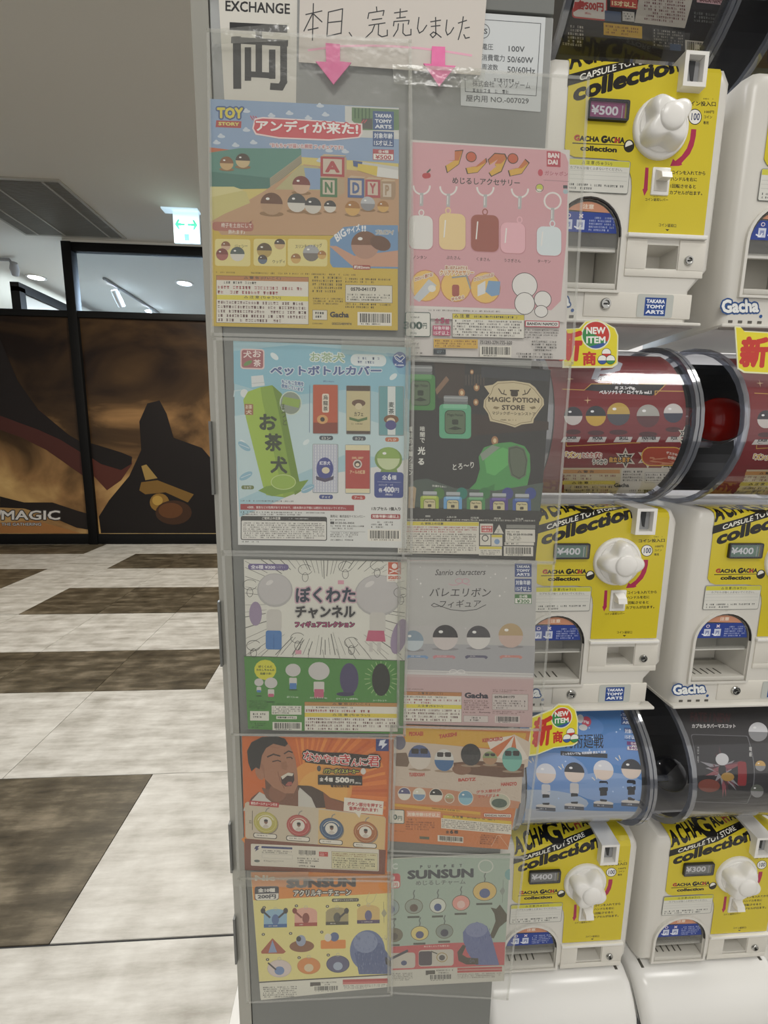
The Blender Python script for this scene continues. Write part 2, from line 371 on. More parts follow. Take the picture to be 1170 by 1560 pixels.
# graphic panels: cloudy amber painting, a plain stand-in of the same colours
def graphic_mat():
    m = bpy.data.materials.new('graphic'); m.use_nodes = True; nt = m.node_tree; b = nt.nodes['Principled BSDF']; N = nt.nodes.new
    g = N('ShaderNodeNewGeometry'); mp = N('ShaderNodeMapping'); mp.inputs['Scale'].default_value = (.55, 1, 1.1); mp.inputs['Rotation'].default_value = (0, .35, 0); nt.links.new(g.outputs['Position'], mp.inputs[0])
    n = N('ShaderNodeTexNoise'); n.inputs['Scale'].default_value = 1.15; n.inputs['Detail'].default_value = 7; n.inputs['Distortion'].default_value = .7; nt.links.new(mp.outputs[0], n.inputs['Vector'])
    sp = N('ShaderNodeSeparateXYZ'); nt.links.new(g.outputs['Position'], sp.inputs[0])
    mr = N('ShaderNodeMapRange'); mr.inputs['From Min'].default_value = 3.0; mr.inputs['From Max'].default_value = .2; mr.inputs['To Min'].default_value = -.26; mr.inputs['To Max'].default_value = .17; nt.links.new(sp.outputs['Z'], mr.inputs['Value'])
    ad = N('ShaderNodeMath'); ad.operation = 'ADD'; nt.links.new(n.outputs['Fac'], ad.inputs[0]); nt.links.new(mr.outputs[0], ad.inputs[1])
    rp = N('ShaderNodeValToRGB'); e = rp.color_ramp.elements; e[0].position = .22; e[0].color = lin('#1c130f') + [1]; e[1].position = .8; e[1].color = lin('#e0c48c') + [1]
    for p, c in ((.4, '#44321f'), (.54, '#8c6a44'), (.66, '#bd9a64')): x = e.new(p); x.color = lin(c) + [1]
    nt.links.new(ad.outputs[0], rp.inputs[0]); nt.links.new(rp.outputs[0], b.inputs['Base Color']); b.inputs['Roughness'].default_value = .35; b.inputs['Specular IOR Level'].default_value = .2
    MATS['graphic'] = m
graphic_mat()
for x0, x1 in ((-5.55, mx - .055), (mx + .055, -1.2), (-1.1, 1.15), (-8.9, -5.65)):
    p = box('graphic_panel', x0, x1, WY + .03, WY + .05, .135, zt0, 'graphic', sf)
a = plane_art(WY + .03).fr(0, 470, 3.25)
DK = '#120c0a'
# plain shapes only: a dark diagonal sweep, a dark ridge, a brass ball; no figure
a.poly([(0, 150), (70, 330), (170, 480), (330, 620), (400, 660), (415, 720), (415, 830), (230, 700), (110, 640), (0, 600)], '#43201a')
a.poly([(0, 150), (90, 360), (190, 500), (340, 625), (400, 660), (405, 715), (300, 650), (190, 600), (80, 560), (0, 530)], '#17100f')
a.poly([(445, 670), (560, 710), (650, 730), (655, 770), (600, 850), (530, 900), (465, 830), (452, 760)], '#4a231a')
a.poly([(445, 665), (600, 712), (655, 735), (650, 770), (600, 800), (500, 770), (447, 735)], DK)
a.poly([(690, 560), (730, 470), (790, 455), (825, 520), (860, 640), (1000, 690), (1060, 760), (1080, 1112), (900, 1112), (700, 1112), (500, 1112), (490, 1030), (540, 950), (640, 830), (700, 700)], DK)
a.poly([(0, 930), (120, 960), (260, 960), (380, 1000), (470, 1025), (470, 1100), (380, 1085), (250, 1030), (120, 990), (0, 985)], '#1d1612')
pass
a.poly([(700, 860), (780, 850), (960, 920), (930, 960), (820, 910), (720, 920), (690, 900)], '#6f5325')
a.ell(790, 960, 48, 45, '#80602a'); a.ell(780, 950, 26, 24, '#a5843f'); a.ell(860, 1010, 90, 60, '#3a2415'); a.ell(845, 1000, 60, 38, '#5a371c')
a.poly([(700, 780), (725, 772), (780, 840), (720, 850)], '#8d7440')
a.poly([(0, 1112), (0, 1060), (180, 1050), (400, 1112)], '#9a6a3c')
a.T('MAGIC', 8, 1046, 298, 46, '#c9c6c2', .03, '#3a3432', 5, k=0); a.T('THE GATHERING', 8, 1075, 204, 14, '#b9b6b2', .02, '#3a3432', 2, k=0)
a.line([(0, 1020), (6, 1000)], 8, '#c9c6c2')
a.build('panel_print', 'ink', sf, base=.002)
# shop interior behind the glass: a receding dark framed partition and track lights
t = bpy.data.objects.new('window_2', None); COL.objects.link(t); t['kind'] = 'structure'
p0 = atY(22, 436, 7.0); p1 = atY(110, 476, 9.2)
box('top_rail', p0.x - .06, p0.x + .06, 7.0, 13.8, p0.z - .06, p0.z + .06, 'frame_black', t)
for y in (7.06, 9.5, 11.8): box('mullion', p0.x - .06, p0.x + .06, y - .06, y + .06, 0, p0.z, 'frame_black', t)
box('pane', p0.x - .01, p0.x + .01, 7.1, 13.8, 0, p0.z - .06, 'wall_paint', t)
def downlight(x, y, label):
    o = thing('downlight', label, 'light', (x, y, CEIL), 'round downlights in the shop ceiling')
    obj('ring', disc_z(bmesh.new(), 0, 0, [(.13, -.012), (.13, 0), (.1, 0), (.1, -.012)]), 'knob_white', o)
    obj('lens', disc_z(bmesh.new(), 0, 0, [(.1, -.014), (.1, -.004)]), 'lamp_face', o)
q = atZ(55, 422, CEIL); downlight(q.x, q.y, 'small round downlight in shop ceiling, left of the black upright')
q = atZ(281, 431, CEIL); downlight(q.x, q.y, 'small round downlight in shop ceiling, beside the track of spotlights')
q0 = atZ(158, 422, CEIL); q1 = atZ(242, 475, CEIL); q2 = atZ(200, 448, CEIL)
tr = thing('track_light', 'thin ceiling track carrying small spotlights, seen through the shop glass', 'light', (q0.x, q0.y, CEIL))
dx, dy = q1.x - q0.x, q1.y - q0.y
obj('track', tube(bmesh.new(), [(0, 0, -.02), (dx, dy, -.02)], .022, 6), 'fixture', tr)
for k in (.22, .82):
    s_ = obj('spotlight', disc_y(bmesh.new(), 0, 0, [(.05, -.16), (.055, 0), (.05, .08)], 14), 'knob_white', tr, (dx * k, dy * k, -.22), True)
    s_.rotation_euler = (-1.05, 0, -.4)
    obj('lens', disc_y(bmesh.new(), 0, 0, [(.043, -.165), (.043, -.15)], 12), 'lamp_face', s_)
    obj('stem', tube(bmesh.new(), [(dx * k, dy * k, -.03), (dx * k, dy * k, -.2)], .012, 6), 'fixture', tr)
q = atZ(14, 392, CEIL)
sp = thing('spotlight', 'swivelling grey spotlight on the ceiling at the left border of the photo', 'light', (q.x, q.y, CEIL))
obj('bracket', tube(bmesh.new(), [(-.35, 0, -.03), (0, 0, -.03), (.05, 0, -.14)], .02, 6), 'fixture', sp)
s_ = obj('lamp_head', disc_y(bmesh.new(), 0, 0, [(.04, -.1), (.055, -.02), (.04, .06)], 14), 'fixture', sp, (.05, 0, -.16), True); s_.rotation_euler = (-.9, 0, .6)

# ceiling vent (slatted bays between thin ribs)
vx0, vx1, vy0, vy1 = -3.80, -2.73, 4.66, 5.80
cx_, cy_ = (vx0 + vx1) / 2, (vy0 + vy1) / 2
vt = thing('ceiling_vent', 'large grey-brown slatted air grille set in the ceiling', 'vent', (cx_, cy_, CEIL))
hx, hy = (vx1 - vx0) / 2, (vy1 - vy0) / 2
box('backing', -hx, hx, -hy, hy, -.004, .0, 'dark_gap', vt)
for n_i, (a0, a1, b0, b1) in enumerate(((-hx - .03, hx + .03, -hy - .03, -hy), (-hx - .03, hx + .03, hy, hy + .03), (-hx - .03, -hx, -hy, hy), (hx, hx + .03, -hy, hy))):
    box('frame', a0, a1, b0, b1, -.014, 0, 'vent_rim', vt)
for x in (-hx + .14, -.1, hx - .14): box('rib', x - .008, x + .008, -hy, hy, -.02, -.004, 'vent_rim', vt)
me = bx(bmesh.new(), -hx, hx, -.006, .006, -.012, -.003); m_ = bpy.data.meshes.new('slat'); me.to_mesh(m_); me.free(); m_.materials.append(MATS['vent_grey'])
for i in range(56): link('slat', m_, None, vt, (0, -hy + .01 + i * (2 * hy - .02) / 55, 0))

# exit sign: lit box on the ceiling with green arrows
c0 = atZ(262, 322, CEIL); sy = 5.10
L_ = atY(263.5, 324, sy); R_ = atY(305.5, 372, sy)
ex = thing('exit_sign', 'lit square exit guide sign with green arrows pointing both ways', 'sign', ((L_.x + R_.x) / 2, sy, CEIL))
hw = (R_.x - L_.x) / 2; dz = CEIL - R_.z
box('mount_plate', -hw - .1, hw, -.05, .06, -.012, 0, 'sign_rim', ex)
box('light_box', -hw, hw, -.012, .012, -dz, -.013, 'sign_rim', ex, .003)
box('face', -hw + .012, hw - .012, -.0135, -.0125, -dz + .014, -.03, 'sign_face', ex)
a = Art(lambda x, y: ((x - 50) / 100 * 2 * hw, -dz + (100 - y) / 100 * (dz - .01)), lambda u, v, h: (u, -.0137 - h, v))
for sgn in (-1, 1):
    a.poly([(50 + sgn * x, y) for x, y in ((6, 40), (20, 40), (20, 46), (6, 46))], '#17a98a')
    a.poly([(50 + sgn * x, y) for x, y in ((20, 39), (30, 39), (25, 28), (31, 28), (43, 43), (31, 58), (25, 58), (30, 47), (20, 47))], '#17a98a')
a.rect(41, 72, 59, 92, '#2a7d74'); a.rect(44, 75, 56, 92, '#d5eff2'); a.poly([(47, 76), (50, 79), (54, 84), (51, 92), (49, 86), (46, 91), (48, 82)], '#2a7d74')
o = a.build('pictogram', 'sign_green', ex)
# ------------------------------------------------------------------ grey change machine the posters hang on
FY = .56
cab = thing('change_machine', 'tall grey money change machine covered with plastic pockets of toy posters', 'machine', (.03, .73, .032))
def cb(name, x0, x1, y0, y1, z0, z1, m, bev=0):
    return box(name, x0 - .03, x1 - .03, y0 - .73, y1 - .73, z0 - .032, z1 - .032, m, cab, bev)
cl, cr = -.157, .218
mat('hinge_grey', '#6c6d6a', .45)
seam = atY(800, 21, FY).z
cb('housing', cl - .018, cr, FY + .012, FY + .33, .032, EYE + .75, 'metal_grey', .003)
cb('door', cl, cr - .0015, FY, FY + .011, .05, seam - .0015, 'metal_grey', .0012)
cb('upper_panel', cl, cr - .0015, FY, FY + .011, seam + .0015, EYE + .75, 'metal_grey', .0012)
tr_ = bmesh.new()
loft(tr_, [[(cl - .0215 - .03, FY + .007 - .73, z - .032), (cl - .001 - .03, FY - .001 - .73, z - .032), (cl - .001 - .03, FY + .0118 - .73, z - .032), (cl - .0215 - .03, FY + .0118 - .73, z - .032)] for z in (.04, EYE + .7)])
obj('corner_trim', tr_, 'trim_grey', cab, label='pale aluminium corner strip')
for z0, z1 in ((.62, .7), (.78, .86), (1.1, 1.19), (1.33, 1.42)): cb('hinge_cover', cl - .0225, cl - .0195, FY + .001, FY + .0115, z0, z1, 'hinge_grey')
pl = thing('base_plate', 'flat white base plate on the floor under the grey change machine', 'base', (-.03, 1.05, 0))
box('plate', -.27, .27, -.5, .5, 0, .03, 'white_plastic', pl, .012)
lev = [(-.2, -.25), (.2, -.25), (-.2, .0), (.2, .0)]

#, rating plate on the steel
def sheet(name, label, cat, art, pts, Y=FY, group=None, thick=.0004, fill='#d6d3ca', inkm='ink'):
    """paper of real thickness on the plane Y carrying its print; pts = its px corners"""
    P3 = [atY(x, y, Y) for x, y in pts]; c = sum(P3, Vector()) / len(P3)
    t = thing(name, label, cat, (c.x, Y, min(p.z for p in P3)), group)
    base = t.location.copy(); bm = bmesh.new()
    loft(bm, [[(p.x, Y, p.z) for p in P3], [(p.x, Y - thick, p.z) for p in P3]])
    bmesh.ops.translate(bm, verts=bm.verts, vec=-base)
    m = 'paper_' + fill
    if m not in MATS: mat(m, fill, .6)
    obj('paper', bm, m, t)
    if art:
        o = art.build('printed_face', inkm, t, loc=base, base=thick + 5e-5)
    return t
a = plane_art(FY).fr(300, 0, 3.441, .05)
a.T('EXCHANGE', 150, 60, 488, 56, '#1c1c1e', .035)
a.rect(172, 118, 474, 160, '#1e1e20')
a.fr(300, 0, 3.441, .0)
for pts, w in (([(210, 205), (212, 455)], 42), ([(190, 212), (468, 228)], 34), ([(455, 228), (455, 430), (440, 458), (395, 455)], 36), ([(325, 165), (325, 385)], 34), ([(268, 260), (268, 415)], 34), ([(268, 390), (395, 398)], 30), ([(395, 272), (395, 405)], 34)): a.line(pts, w, '#26272a')
sheet('exchange_sign', 'white exchange sign sheet with a big black money change character', 'sign', a, [(333, -6), (453, -2), (451, 160), (342, 152)])
a = plane_art(FY).fr(600, 0, 4.179, .045)
a.line([(440, 118), (935, 152), (905, 612), (455, 585), (440, 118)], 4, '#4a4d50')
a.ring(565, 200, 44, 46, 4, '#4a4d50'); a.T('S', 573, 218, 595, 34, '#4a4d50', .02)
a.T('電圧', 560, 318, 632, 38, '#4a4d50', .01); a.T('100V', 730, 330, 832, 36, '#4a4d50', .02)
a.T('消費電力', 558, 388, 705, 42, '#4a4d50', .01); a.T('50/60W', 722, 398, 886, 38, '#4a4d50', .02)
a.T('周波数', 560, 446, 662, 38, '#4a4d50', .01); a.T('50/60Hz', 722, 465, 898, 40, '#4a4d50', .02)
a.micro(635, 495, 875, 525, 1, '#6a6d70'); a.T('株式会社', 500, 552, 640, 40, '#4a4d50', .0); a.T('マリンゲーム', 662, 560, 868, 46, '#4a4d50', .0); a.micro(500, 558, 870, 595, 1, '#6a6d70')
a.T('屋内用 NO.-007029', 458, 648, 858, 44, '#4a4d50', .02)
sheet('rating_plate', 'white electrical rating label with serial number 007029', 'label', a, [(700, 18), (831, 27), (823, 171), (702, 161)], fill='#cbcfd0')

# handwritten sold-out notice with two pink arrows
a = plane_art(FY - .0035).fr(0, 0, 1)
HW = '#1f2126'
a.line([(470, 77), (515, 71), (560, 70), (600, 71), (640, 74), (680, 79), (718, 85)], 3.4, '#e3a9bd')
HAND = [((463, 6, 492, 62), [[(.1, .3), (.95, .2)], [(.5, 0), (.45, 1)], [(.45, .28), (0, .75)], [(.5, .28), (.95, .5)], [(.22, .72), (.75, .66)]]),
 ((498, 14, 522, 56), [[(.1, .12), (0, 1)], [(.1, .12), (1, 0), (.9, .9)], [(.08, .5), (.9, .45)], [(0, 1), (.9, .88)]]),
 ((532, 50, 536, 56), [[(0, 0), (1, 1)]]),
 ((557, 11, 590, 58), [[(.5, 0), (.52, .15)], [(.1, .38), (.15, .2), (.85, .12), (.8, .28)], [(.3, .42), (.75, .38)], [(.15, .6), (.9, .52)], [(.42, .58), (.3, .8), (0, 1)], [(.6, .56), (.58, .9), (.75, .97), (1, .93), (1, .75)]]),
 ((598, 14, 626, 56), [[(.42, 0), (.4, .32)], [(.1, .15), (.8, .08)], [(.22, .34), (.7, .3)], [(.05, .62), (.08, .46), (.9, .42), (.85, .56)], [(.32, .54), (.28, .75), (.05, 1)], [(.58, .54), (.56, .88), (.7, .97), (1, .94), (1, .74)]]),
 ((636, 27, 650, 51), [[(.15, 0), (0, .7), (.2, 1), (.6, .85), (1, .5)]]),
 ((655, 27, 672, 58), [[(.05, .22), (.95, .14)], [(.1, .45), (.9, .4)], [(.5, 0), (.52, .85), (.25, 1), (.02, .85), (.3, .72), (.6, .8), (1, .98)]]),
 ((679, 31, 691, 54), [[(.15, 0), (0, .7), (.2, 1), (.6, .85), (1, .5)]]),
 ((698, 26, 715, 61), [[(0, .28), (.75, .16)], [(.45, 0), (.3, .5), (.0, 1)], [(.6, .5), (1, .46)], [(.5, .78), (.65, .94), (1, .9)]])]
for (x0, y0, x1, y1), ss in HAND:
    for st in ss: a.line([(x0 + u * (x1 - x0), y0 + v * (y1 - y0)) for u, v in st], 1.7, HW)
sheet('sold_out_notice', 'handwritten paper notice in black pen with a pink underline', 'notice', a, [(457, -12), (742, -12), (732, 115), (455, 95)], Y=FY - .0035, fill='#cfc8c0')
def arrow(pts, label):
    Y = FY - .006; P3 = [atY(x, y, Y) for x, y in pts]; c = sum(P3, Vector()) / len(P3); bm = bmesh.new()
    if True:
        f0 = [bm.verts.new((p.x - c.x, -.0006, p.z - c.z)) for p in P3]; f1 = [bm.verts.new((p.x - c.x, .0006, p.z - c.z)) for p in P3]
        bm.faces.new(f0); bm.faces.new(f1[::-1])
        for i in range(len(P3)): bm.faces.new((f0[i], f0[(i + 1) % len(P3)], f1[(i + 1) % len(P3)], f1[i]))
    o = obj('paper_arrow', bm, 'pink_paper', None, (c.x, Y, c.z)); tag(o, label, 'arrow', 'pink paper arrows')
mat('pink_paper', '#f27fb4', .6, noise_col=('#e86aa6', 60))
arrow([(496, 66), (518, 68), (518, 94), (535, 96), (508, 129), (481, 94), (497, 95)], 'pink paper arrow pointing down, under the start of the handwritten notice')
arrow([(658, 71), (678, 72), (678, 100), (694, 101), (669, 132), (645, 97), (657, 98)], 'pink paper arrow pointing down, beside the white rating label')

# ------------------------------------------------------------------ plastic pockets
def pocket(label, pts, Y, m='sleeve', nx=14, nz=18, amp=.0012, seed=0, hem=True, notch=None):
    """thin clear plastic pocket: wrinkled sheet with welded edges; pts TL,TR,BR,BL px"""
    P3 = [atY(x, y, Y) for x, y in pts]; tl, tr2, br, bl = P3; c = sum(P3, Vector()) / 4; bm = bmesh.new(); g = []
    for j in range(nz + 1):
        row = []
        for i in range(nx + 1):
            u, v = i / nx, j / nz; p = tl.lerp(tr2, u).lerp(bl.lerp(br, u), v)
            e = min(u, 1 - u, v, 1 - v) * 8
            y = -amp * (noise.noise(Vector((p.x * 22 + seed, p.z * 22, seed * 3.1))) + .6 * noise.noise(Vector((p.x * 60, p.z * 50 + seed, 2)))) * (.4 + min(e, 1))
            row.append(bm.verts.new((p.x - c.x, min(y, amp * 1.0) , p.z - c.z)))
        g.append(row)
    for j in range(nz):
        for i in range(nx): bm.faces.new((g[j][i], g[j + 1][i], g[j + 1][i + 1], g[j][i + 1]))
    t = thing('plastic_pocket', label, 'pocket', (c.x, Y, c.z), 'clear plastic pockets taped to the change machine')
    obj('film', bm, m, t, smooth=True)
    if hem:
        bm = bmesh.new(); w_ = .0035
        q = [p - c for p in P3]
        for a_, b_2 in ((q[0], q[1]), (q[1], q[2]), (q[2], q[3]), (q[3], q[0])):
            d = (b_2 - a_).normalized(); nn = Vector((-d.z, 0, d.x)) * w_
            vs = [bm.verts.new(p) for p in (a_, b_2, b_2 - nn, a_ - nn)]
            for v in vs: v.co.y = -.0016
            bm.faces.new(vs)
        obj('welded_edge', bm, 'sleeve_haze', t)
    return t
def tape(pts, label, Y=FY - .009):
    P3 = [atY(x, y, Y) for x, y in pts]; tl, tr2, br, bl = P3; c = sum(P3, Vector()) / 4; bm = bmesh.new(); g = []
    for j in range(7):
        g.append([bm.verts.new(tl.lerp(tr2, i / 12).lerp(bl.lerp(br, i / 12), j / 6) - c + Vector((0, -.0015 * abs(noise.noise(Vector((i * .7, j * .9, pts[0][0])))), 0))) for i in range(13)])
    for j in range(6):
        for i in range(12): bm.faces.new((g[j][i], g[j + 1][i], g[j + 1][i + 1], g[j][i + 1]))
    o = obj('clear_tape', bm, 'tape', None, c, True); tag(o, label, 'tape', 'strips of clear sticky tape')
# ------------------------------------------------------------------ posters
NAVY = '#3c4d80'
def tta(a, x0, y0, x1, y1, bg=NAVY):
    w, h = x1 - x0, y1 - y0; a.rect(x0, y0, x1, y1, bg)
    for i, t in enumerate(('TAKARA', 'TOMY', 'ARTS')): a.T(t, x0 + w * .1, y0 + h * (.34 + .29 * i) + a.k * w * .1, x1 - w * .1, h * .2, '#dfe3ea', .06)
def age(a, x0, y0, x1, y1, bg=NAVY):
    w, h = x1 - x0, y1 - y0; a.rect(x0, y0, x1, y1, bg)
    a.T('対象年齢', x0 + w * .06, y0 + h * .47, x1 - w * .06, h * .36, '#dfe3ea', .04); a.T('15才以上', x0 + w * .06, y0 + h * .94, x1 - w * .06, h * .36, '#dfe3ea', .04)
def price(a, x0, y0, x1, y1, top, n, col, bg='#e6e4de'):
    w, h = x1 - x0, y1 - y0; a.frame(x0, y0, x1, y1, col, bg, w * .03); a.rect(x0, y0, x1, y0 + h * .42, col)
    a.T(top, x0 + w * .25, y0 + h * .37, x1 - w * .25, h * .3, '#e6e4de', .03); a.T(n, x0 + w * .12, y0 + h * .92, x1 - w * .12, h * .4, col, .04)
INKC = '#3b3935'; RED = '#a8454b'
def warn(a, x0, y0, x1, y1, c1='#b9804f', c2='#dccf4e', n1=2, n2=5, split=.42, hd=.1):
    h = y1 - y0; w = x1 - x0
    a.frame(x0, y0, x1, y1, '#5a4a3a', '#e0dcd2', 2); yy = [y0 + 2, y0 + h * hd, y0 + h * split, y0 + h * (split + hd)]
    for q0, q1, c, t in ((yy[0], yy[1], c1, '△ 警 告 (けいこく)'), (yy[2], yy[3], c2, '△ 注 意 (ちゅうい)')):
        a.rect(x0 + 2, q0, x1 - 2, q1, c); a.T(t, x0 + w * .3, q1 - (q1 - q0) * .15, x0 + w * .7, (q1 - q0) * .7, INKC, .02)
    a.micro(x0 + w * .08, yy[1] + 3, x1 - w * .08, yy[1] + h * .09, 1, INKC); a.micro(x0 + 8, yy[1] + h * .1, x1 - 8, yy[2] - 2, n1, RED)
    a.micro(x0 + 8, yy[3] + 3, x1 - 8, y1 - 4, n2, '#6a3f40')
PY = FY - .004
# 1 --- toy scene poster (upper left)
a = plane_art(PY).fr(310, 140, 3.656, .04)
a.poly([(35, 40), (1088, 90), (1088, 400), (35, 330)], '#8fa6c4')
for x, y in ((240, 215), (380, 135), (480, 122), (585, 148), (680, 130), (100, 250), (75, 285), (280, 285), (180, 300), (650, 80), (700, 330), (790, 335), (650, 385), (240, 110)):
    a.ell(x, y, 22, 9, '#c9d3de', 10); a.ell(x - 3, y - 8, 10, 9, '#c9d3de', 10)
a.poly([(788, 80), (1088, 92), (1088, 265), (870, 255), (870, 225), (830, 222), (788, 160)], '#cfd0cc'); a.poly([(826, 88), (1088, 100), (1088, 215), (880, 215), (826, 160)], '#6d8a66')
for i in range(5): a.rect(840 + i * 20, 92, 848 + i * 20, 150, '#4d6a4e')
a.poly([(880, 150), (940, 150), (940, 210), (880, 205)], '#5a5a55')
a.poly([(35, 310), (200, 330), (200, 350), (130, 365), (35, 350)], '#c06a46'); a.poly([(35, 350), (140, 355), (110, 385), (35, 385)], '#5f78a8')
a.poly([(35, 340), (200, 315), (545, 318), (545, 352), (370, 482), (35, 445)], '#5f8f83')
a.poly([(35, 445), (370, 480), (372, 540), (35, 545)], '#4c7a70'); a.poly([(370, 482), (545, 352), (548, 400), (372, 540)], '#a79f88')
for i in range(5): a.line([(372, 492 + i * 11), (546, 360 + i * 9)], 2, '#857d68')
a.poly([(330, 560), (560, 405), (1088, 470), (1088, 735), (40, 735), (40, 725)], '#bf9a77')
a.poly([(400, 545), (540, 410), (640, 420), (650, 550)], '#b9b184'); a.poly([(560, 425), (655, 430), (655, 545), (580, 545)], '#8aa3c4')
a.poly([(38, 530), (170, 530), (240, 560), (260, 620), (120, 680), (38, 725)], '#c9c07e'); a.poly([(38, 530), (170, 530), (225, 550), (38, 590)], '#d6ce93')
def block(x0, y0, x1, y1, c, t, side, dx=40):
    a.poly([(x1, y0), (x1 + dx, y0 + 8), (x1 + dx, y1 - 22), (x1, y1)], side); a.poly([(x0, y0), (x0 + 20, y0 - 14), (x1 + dx, y0 - 6), (x1, y0)], '#c9b294')
    a.rect(x0, y0, x1, y1, c); a.rect(x0 + 14, y0 + 12, x1 - 14, y1 - 14, '#cdbfae'); a.T(t, x0 + 26, y1 - 22, x1 - 26, (y1 - y0) * .58, c, .06)
block(985, 500, 1060, 600, '#a98d70', 'P', '#a98d70', 10); block(900, 490, 985, 590, '#b05055', 'Y', '#b39a7c', 8); block(803, 482, 895, 590, '#4e6596', 'D', '#b39a7c', 6)
block(650, 480, 745, 586, '#4f7a52', 'N', '#b8a080'); block(652, 362, 785, 472, '#b0474b', 'A', '#b8a080', 12)
a.poly([(835, 385), (1085, 420), (1085, 470), (1000, 462), (850, 420)], '#c9c9c6'); a.poly([(832, 385), (885, 392), (880, 425), (835, 415)], '#4a5f90')
a.poly([(862, 402), (1085, 440), (1085, 488), (970, 475), (860, 440)], '#dcdcd8'); a.poly([(860, 402), (970, 418), (965, 472), (858, 440)], '#d6bf55')
for x, y, r, c, b in ((130, 400, 38, '#8a6040', '#c9a877'), (220, 385, 40, '#4d4038', '#cbb48a'), (380, 625, 62, '#6b4630', '#b59474'), (545, 520, 50, '#7c3a34', '#cfae94'), (520, 620, 52, '#4a4a4a', '#d5d2ca'), (610, 635, 46, '#3f3f40', '#cfcac0'), (705, 640, 34, '#3e3a38', '#d9d4ca'), (830, 650, 42, '#a8763c', '#d2a860'), (915, 625, 40, '#b9bcc0', '#8d8d90'), (1000, 640, 32, '#a8763c', '#d2a860')):
    a.ell(x, y + r * .9, r * 1.1, r * .25, '#94734f', 12); a.capsule(x, y, r, c, b)
a.fr(310, 330, 3.656, .015)
a.poly([(44, 20), (100, 100), (300, 110), (720, 108), (1082, 60), (1082, 634), (50, 610)], '#cdb143')
a.fr(310, 140, 3.656, .04); a.poly([(43, 720), (1088, 720), (1088, 780), (820, 768), (740, 800), (720, 800), (100, 798), (44, 725)], '#bf9a77')
a.fr(310, 330, 3.656, .02)
a.poly([(780, 60), (900, 48), (1083, 50), (1083, 292), (720, 284), (705, 260), (705, 130)], '#6f95bd')
a.rect(50, 30, 280, 80, '#b07062', 20); a.T('椅子を土台にして', 100, 62, 270, 26, '#e6dfd6', .02); a.T('飾れます♪', 140, 98, 232, 24, '#e6dfd6', .02, k=.03)
a.poly([(280, 20), (262, 28), (275, 40), (255, 44)], '#b07062')
for x0, x1 in ((65, 262), (280, 460), (470, 690)): a.rect(x0, 125, x1, 275, '#e0d48f', 14)
for x, y, r, c, b in ((125, 165, 26, '#8a5a3c', '#cfae94'), (105, 212, 34, '#7c3a34', '#a4605a'), (190, 210, 40, '#4c5a58', '#d5d2ca'), (340, 190, 42, '#5c4a34', '#b49a55'), (425, 155, 30, '#4d4038', '#c9a877'), (330, 240, 26, '#4d4038', '#5f6d80'), (515, 235, 28, '#9c6e3c', '#cfa860'), (600, 205, 46, '#a9abae', '#77706a'), (660, 215, 24, '#a8763c', '#cfa860')): a.capsule(x, y, r, c, b)
a.poly([(700, 165), (740, 165), (840, 220), (1083, 190), (1083, 282), (830, 278)], '#c99a80')
a.capsule(900, 160, 78, '#7a5138', '#b58c78'); a.ell(985, 150, 60, 40, '#6a4632', 14, rot=20)
a.T('ジェシー', 175, 178, 246, 20, INKC, .01, k=-.04); a.T('ウッディ', 385, 262, 455, 20, INKC, .01, k=-.02); a.T('スリンキー・ドッグ', 512, 180, 660, 22, INKC, .01, k=-.05)
a.T('BIG', 745, 145, 800, 40, '#e9ebee', .05, k=-.75, lean=-.5); a.T('サイズ', 800, 104, 875, 36, '#e9ebee', .05, k=-.35, lean=-.2); a.T('!!', 880, 85, 905, 34, '#e9ebee', .05)
a.T('ブルズアイ', 960, 100, 1058, 24, INKC, .02, '#e8e6e0', 3); a.rect(833, 270, 930, 296, '#a24a42', 8); a.T('約82mm', 838, 292, 925, 20, '#ece8e0', .03)
a.micro(70, 305, 240, 318, 1, '#8a7420'); a.micro(265, 308, 900, 322, 1, '#6a5a18')
warn(a, 72, 328, 586, 592, n1=2, n2=5, split=.41, hd=.1)
a.micro(605, 330, 775, 425, 5, '#5a4c18'); a.micro(610, 450, 780, 492, 3, '#5a4c18'); a.micro(790, 340, 1050, 372, 2, '#5a4c18')
a.frame(790, 380, 1052, 478, '#4a4430', '#d9d5c8', 2); a.T('0570-041173', 820, 415, 960, 20, INKC, .05, k=.01); a.micro(800, 428, 1040, 470, 3, INKC)
a.micro(790, 480, 1052, 512, 2, '#3a3420'); a.frame(607, 520, 690, 576, '#5a4c30', '#ddd9cc', 2); a.micro(622, 528, 680, 568, 2, INKC)
a.T('Gacha', 704, 562, 810, 32, '#2c2a2a', .07); a.micro(607, 590, 705, 602, 1, INKC); a.T('000254899F4', 715, 604, 825, 14, INKC, .03)
a.bars(858, 532, 1048, 606)
a.fr(310, 140, 3.656, .035)
a.T('TOY', 76, 150, 222, 62, '#d8c94e', .09, '#4a5f8e', 8, k=.01); a.poly([(72, 160), (212, 165), (210, 203), (68, 198)], '#b04a48'); a.T('STORY', 84, 188, 200, 20, '#d8cf74', .07)
for x in (262, 276, 290): a.line([(x, 135 + (x - 262) * .1), (x + 14, 158)], 5, '#c9505a')
for x in (880, 895): a.line([(x, 175), (x + 14, 158)], 5, '#c9505a')
a.poly([(285, 150), (330, 142), (560, 155), (700, 165), (885, 178), (886, 235), (870, 258), (700, 274), (420, 262), (290, 240), (272, 205)], '#ecd9d8')
a.poly([(292, 158), (330, 150), (560, 162), (700, 172), (876, 185), (877, 230), (862, 252), (700, 266), (420, 254), (296, 232), (280, 205)], '#cf5a62')
a.T('アンディが来た!', 292, 222, 862, 66, '#f3efec', .045, '#cf4d58', 7)
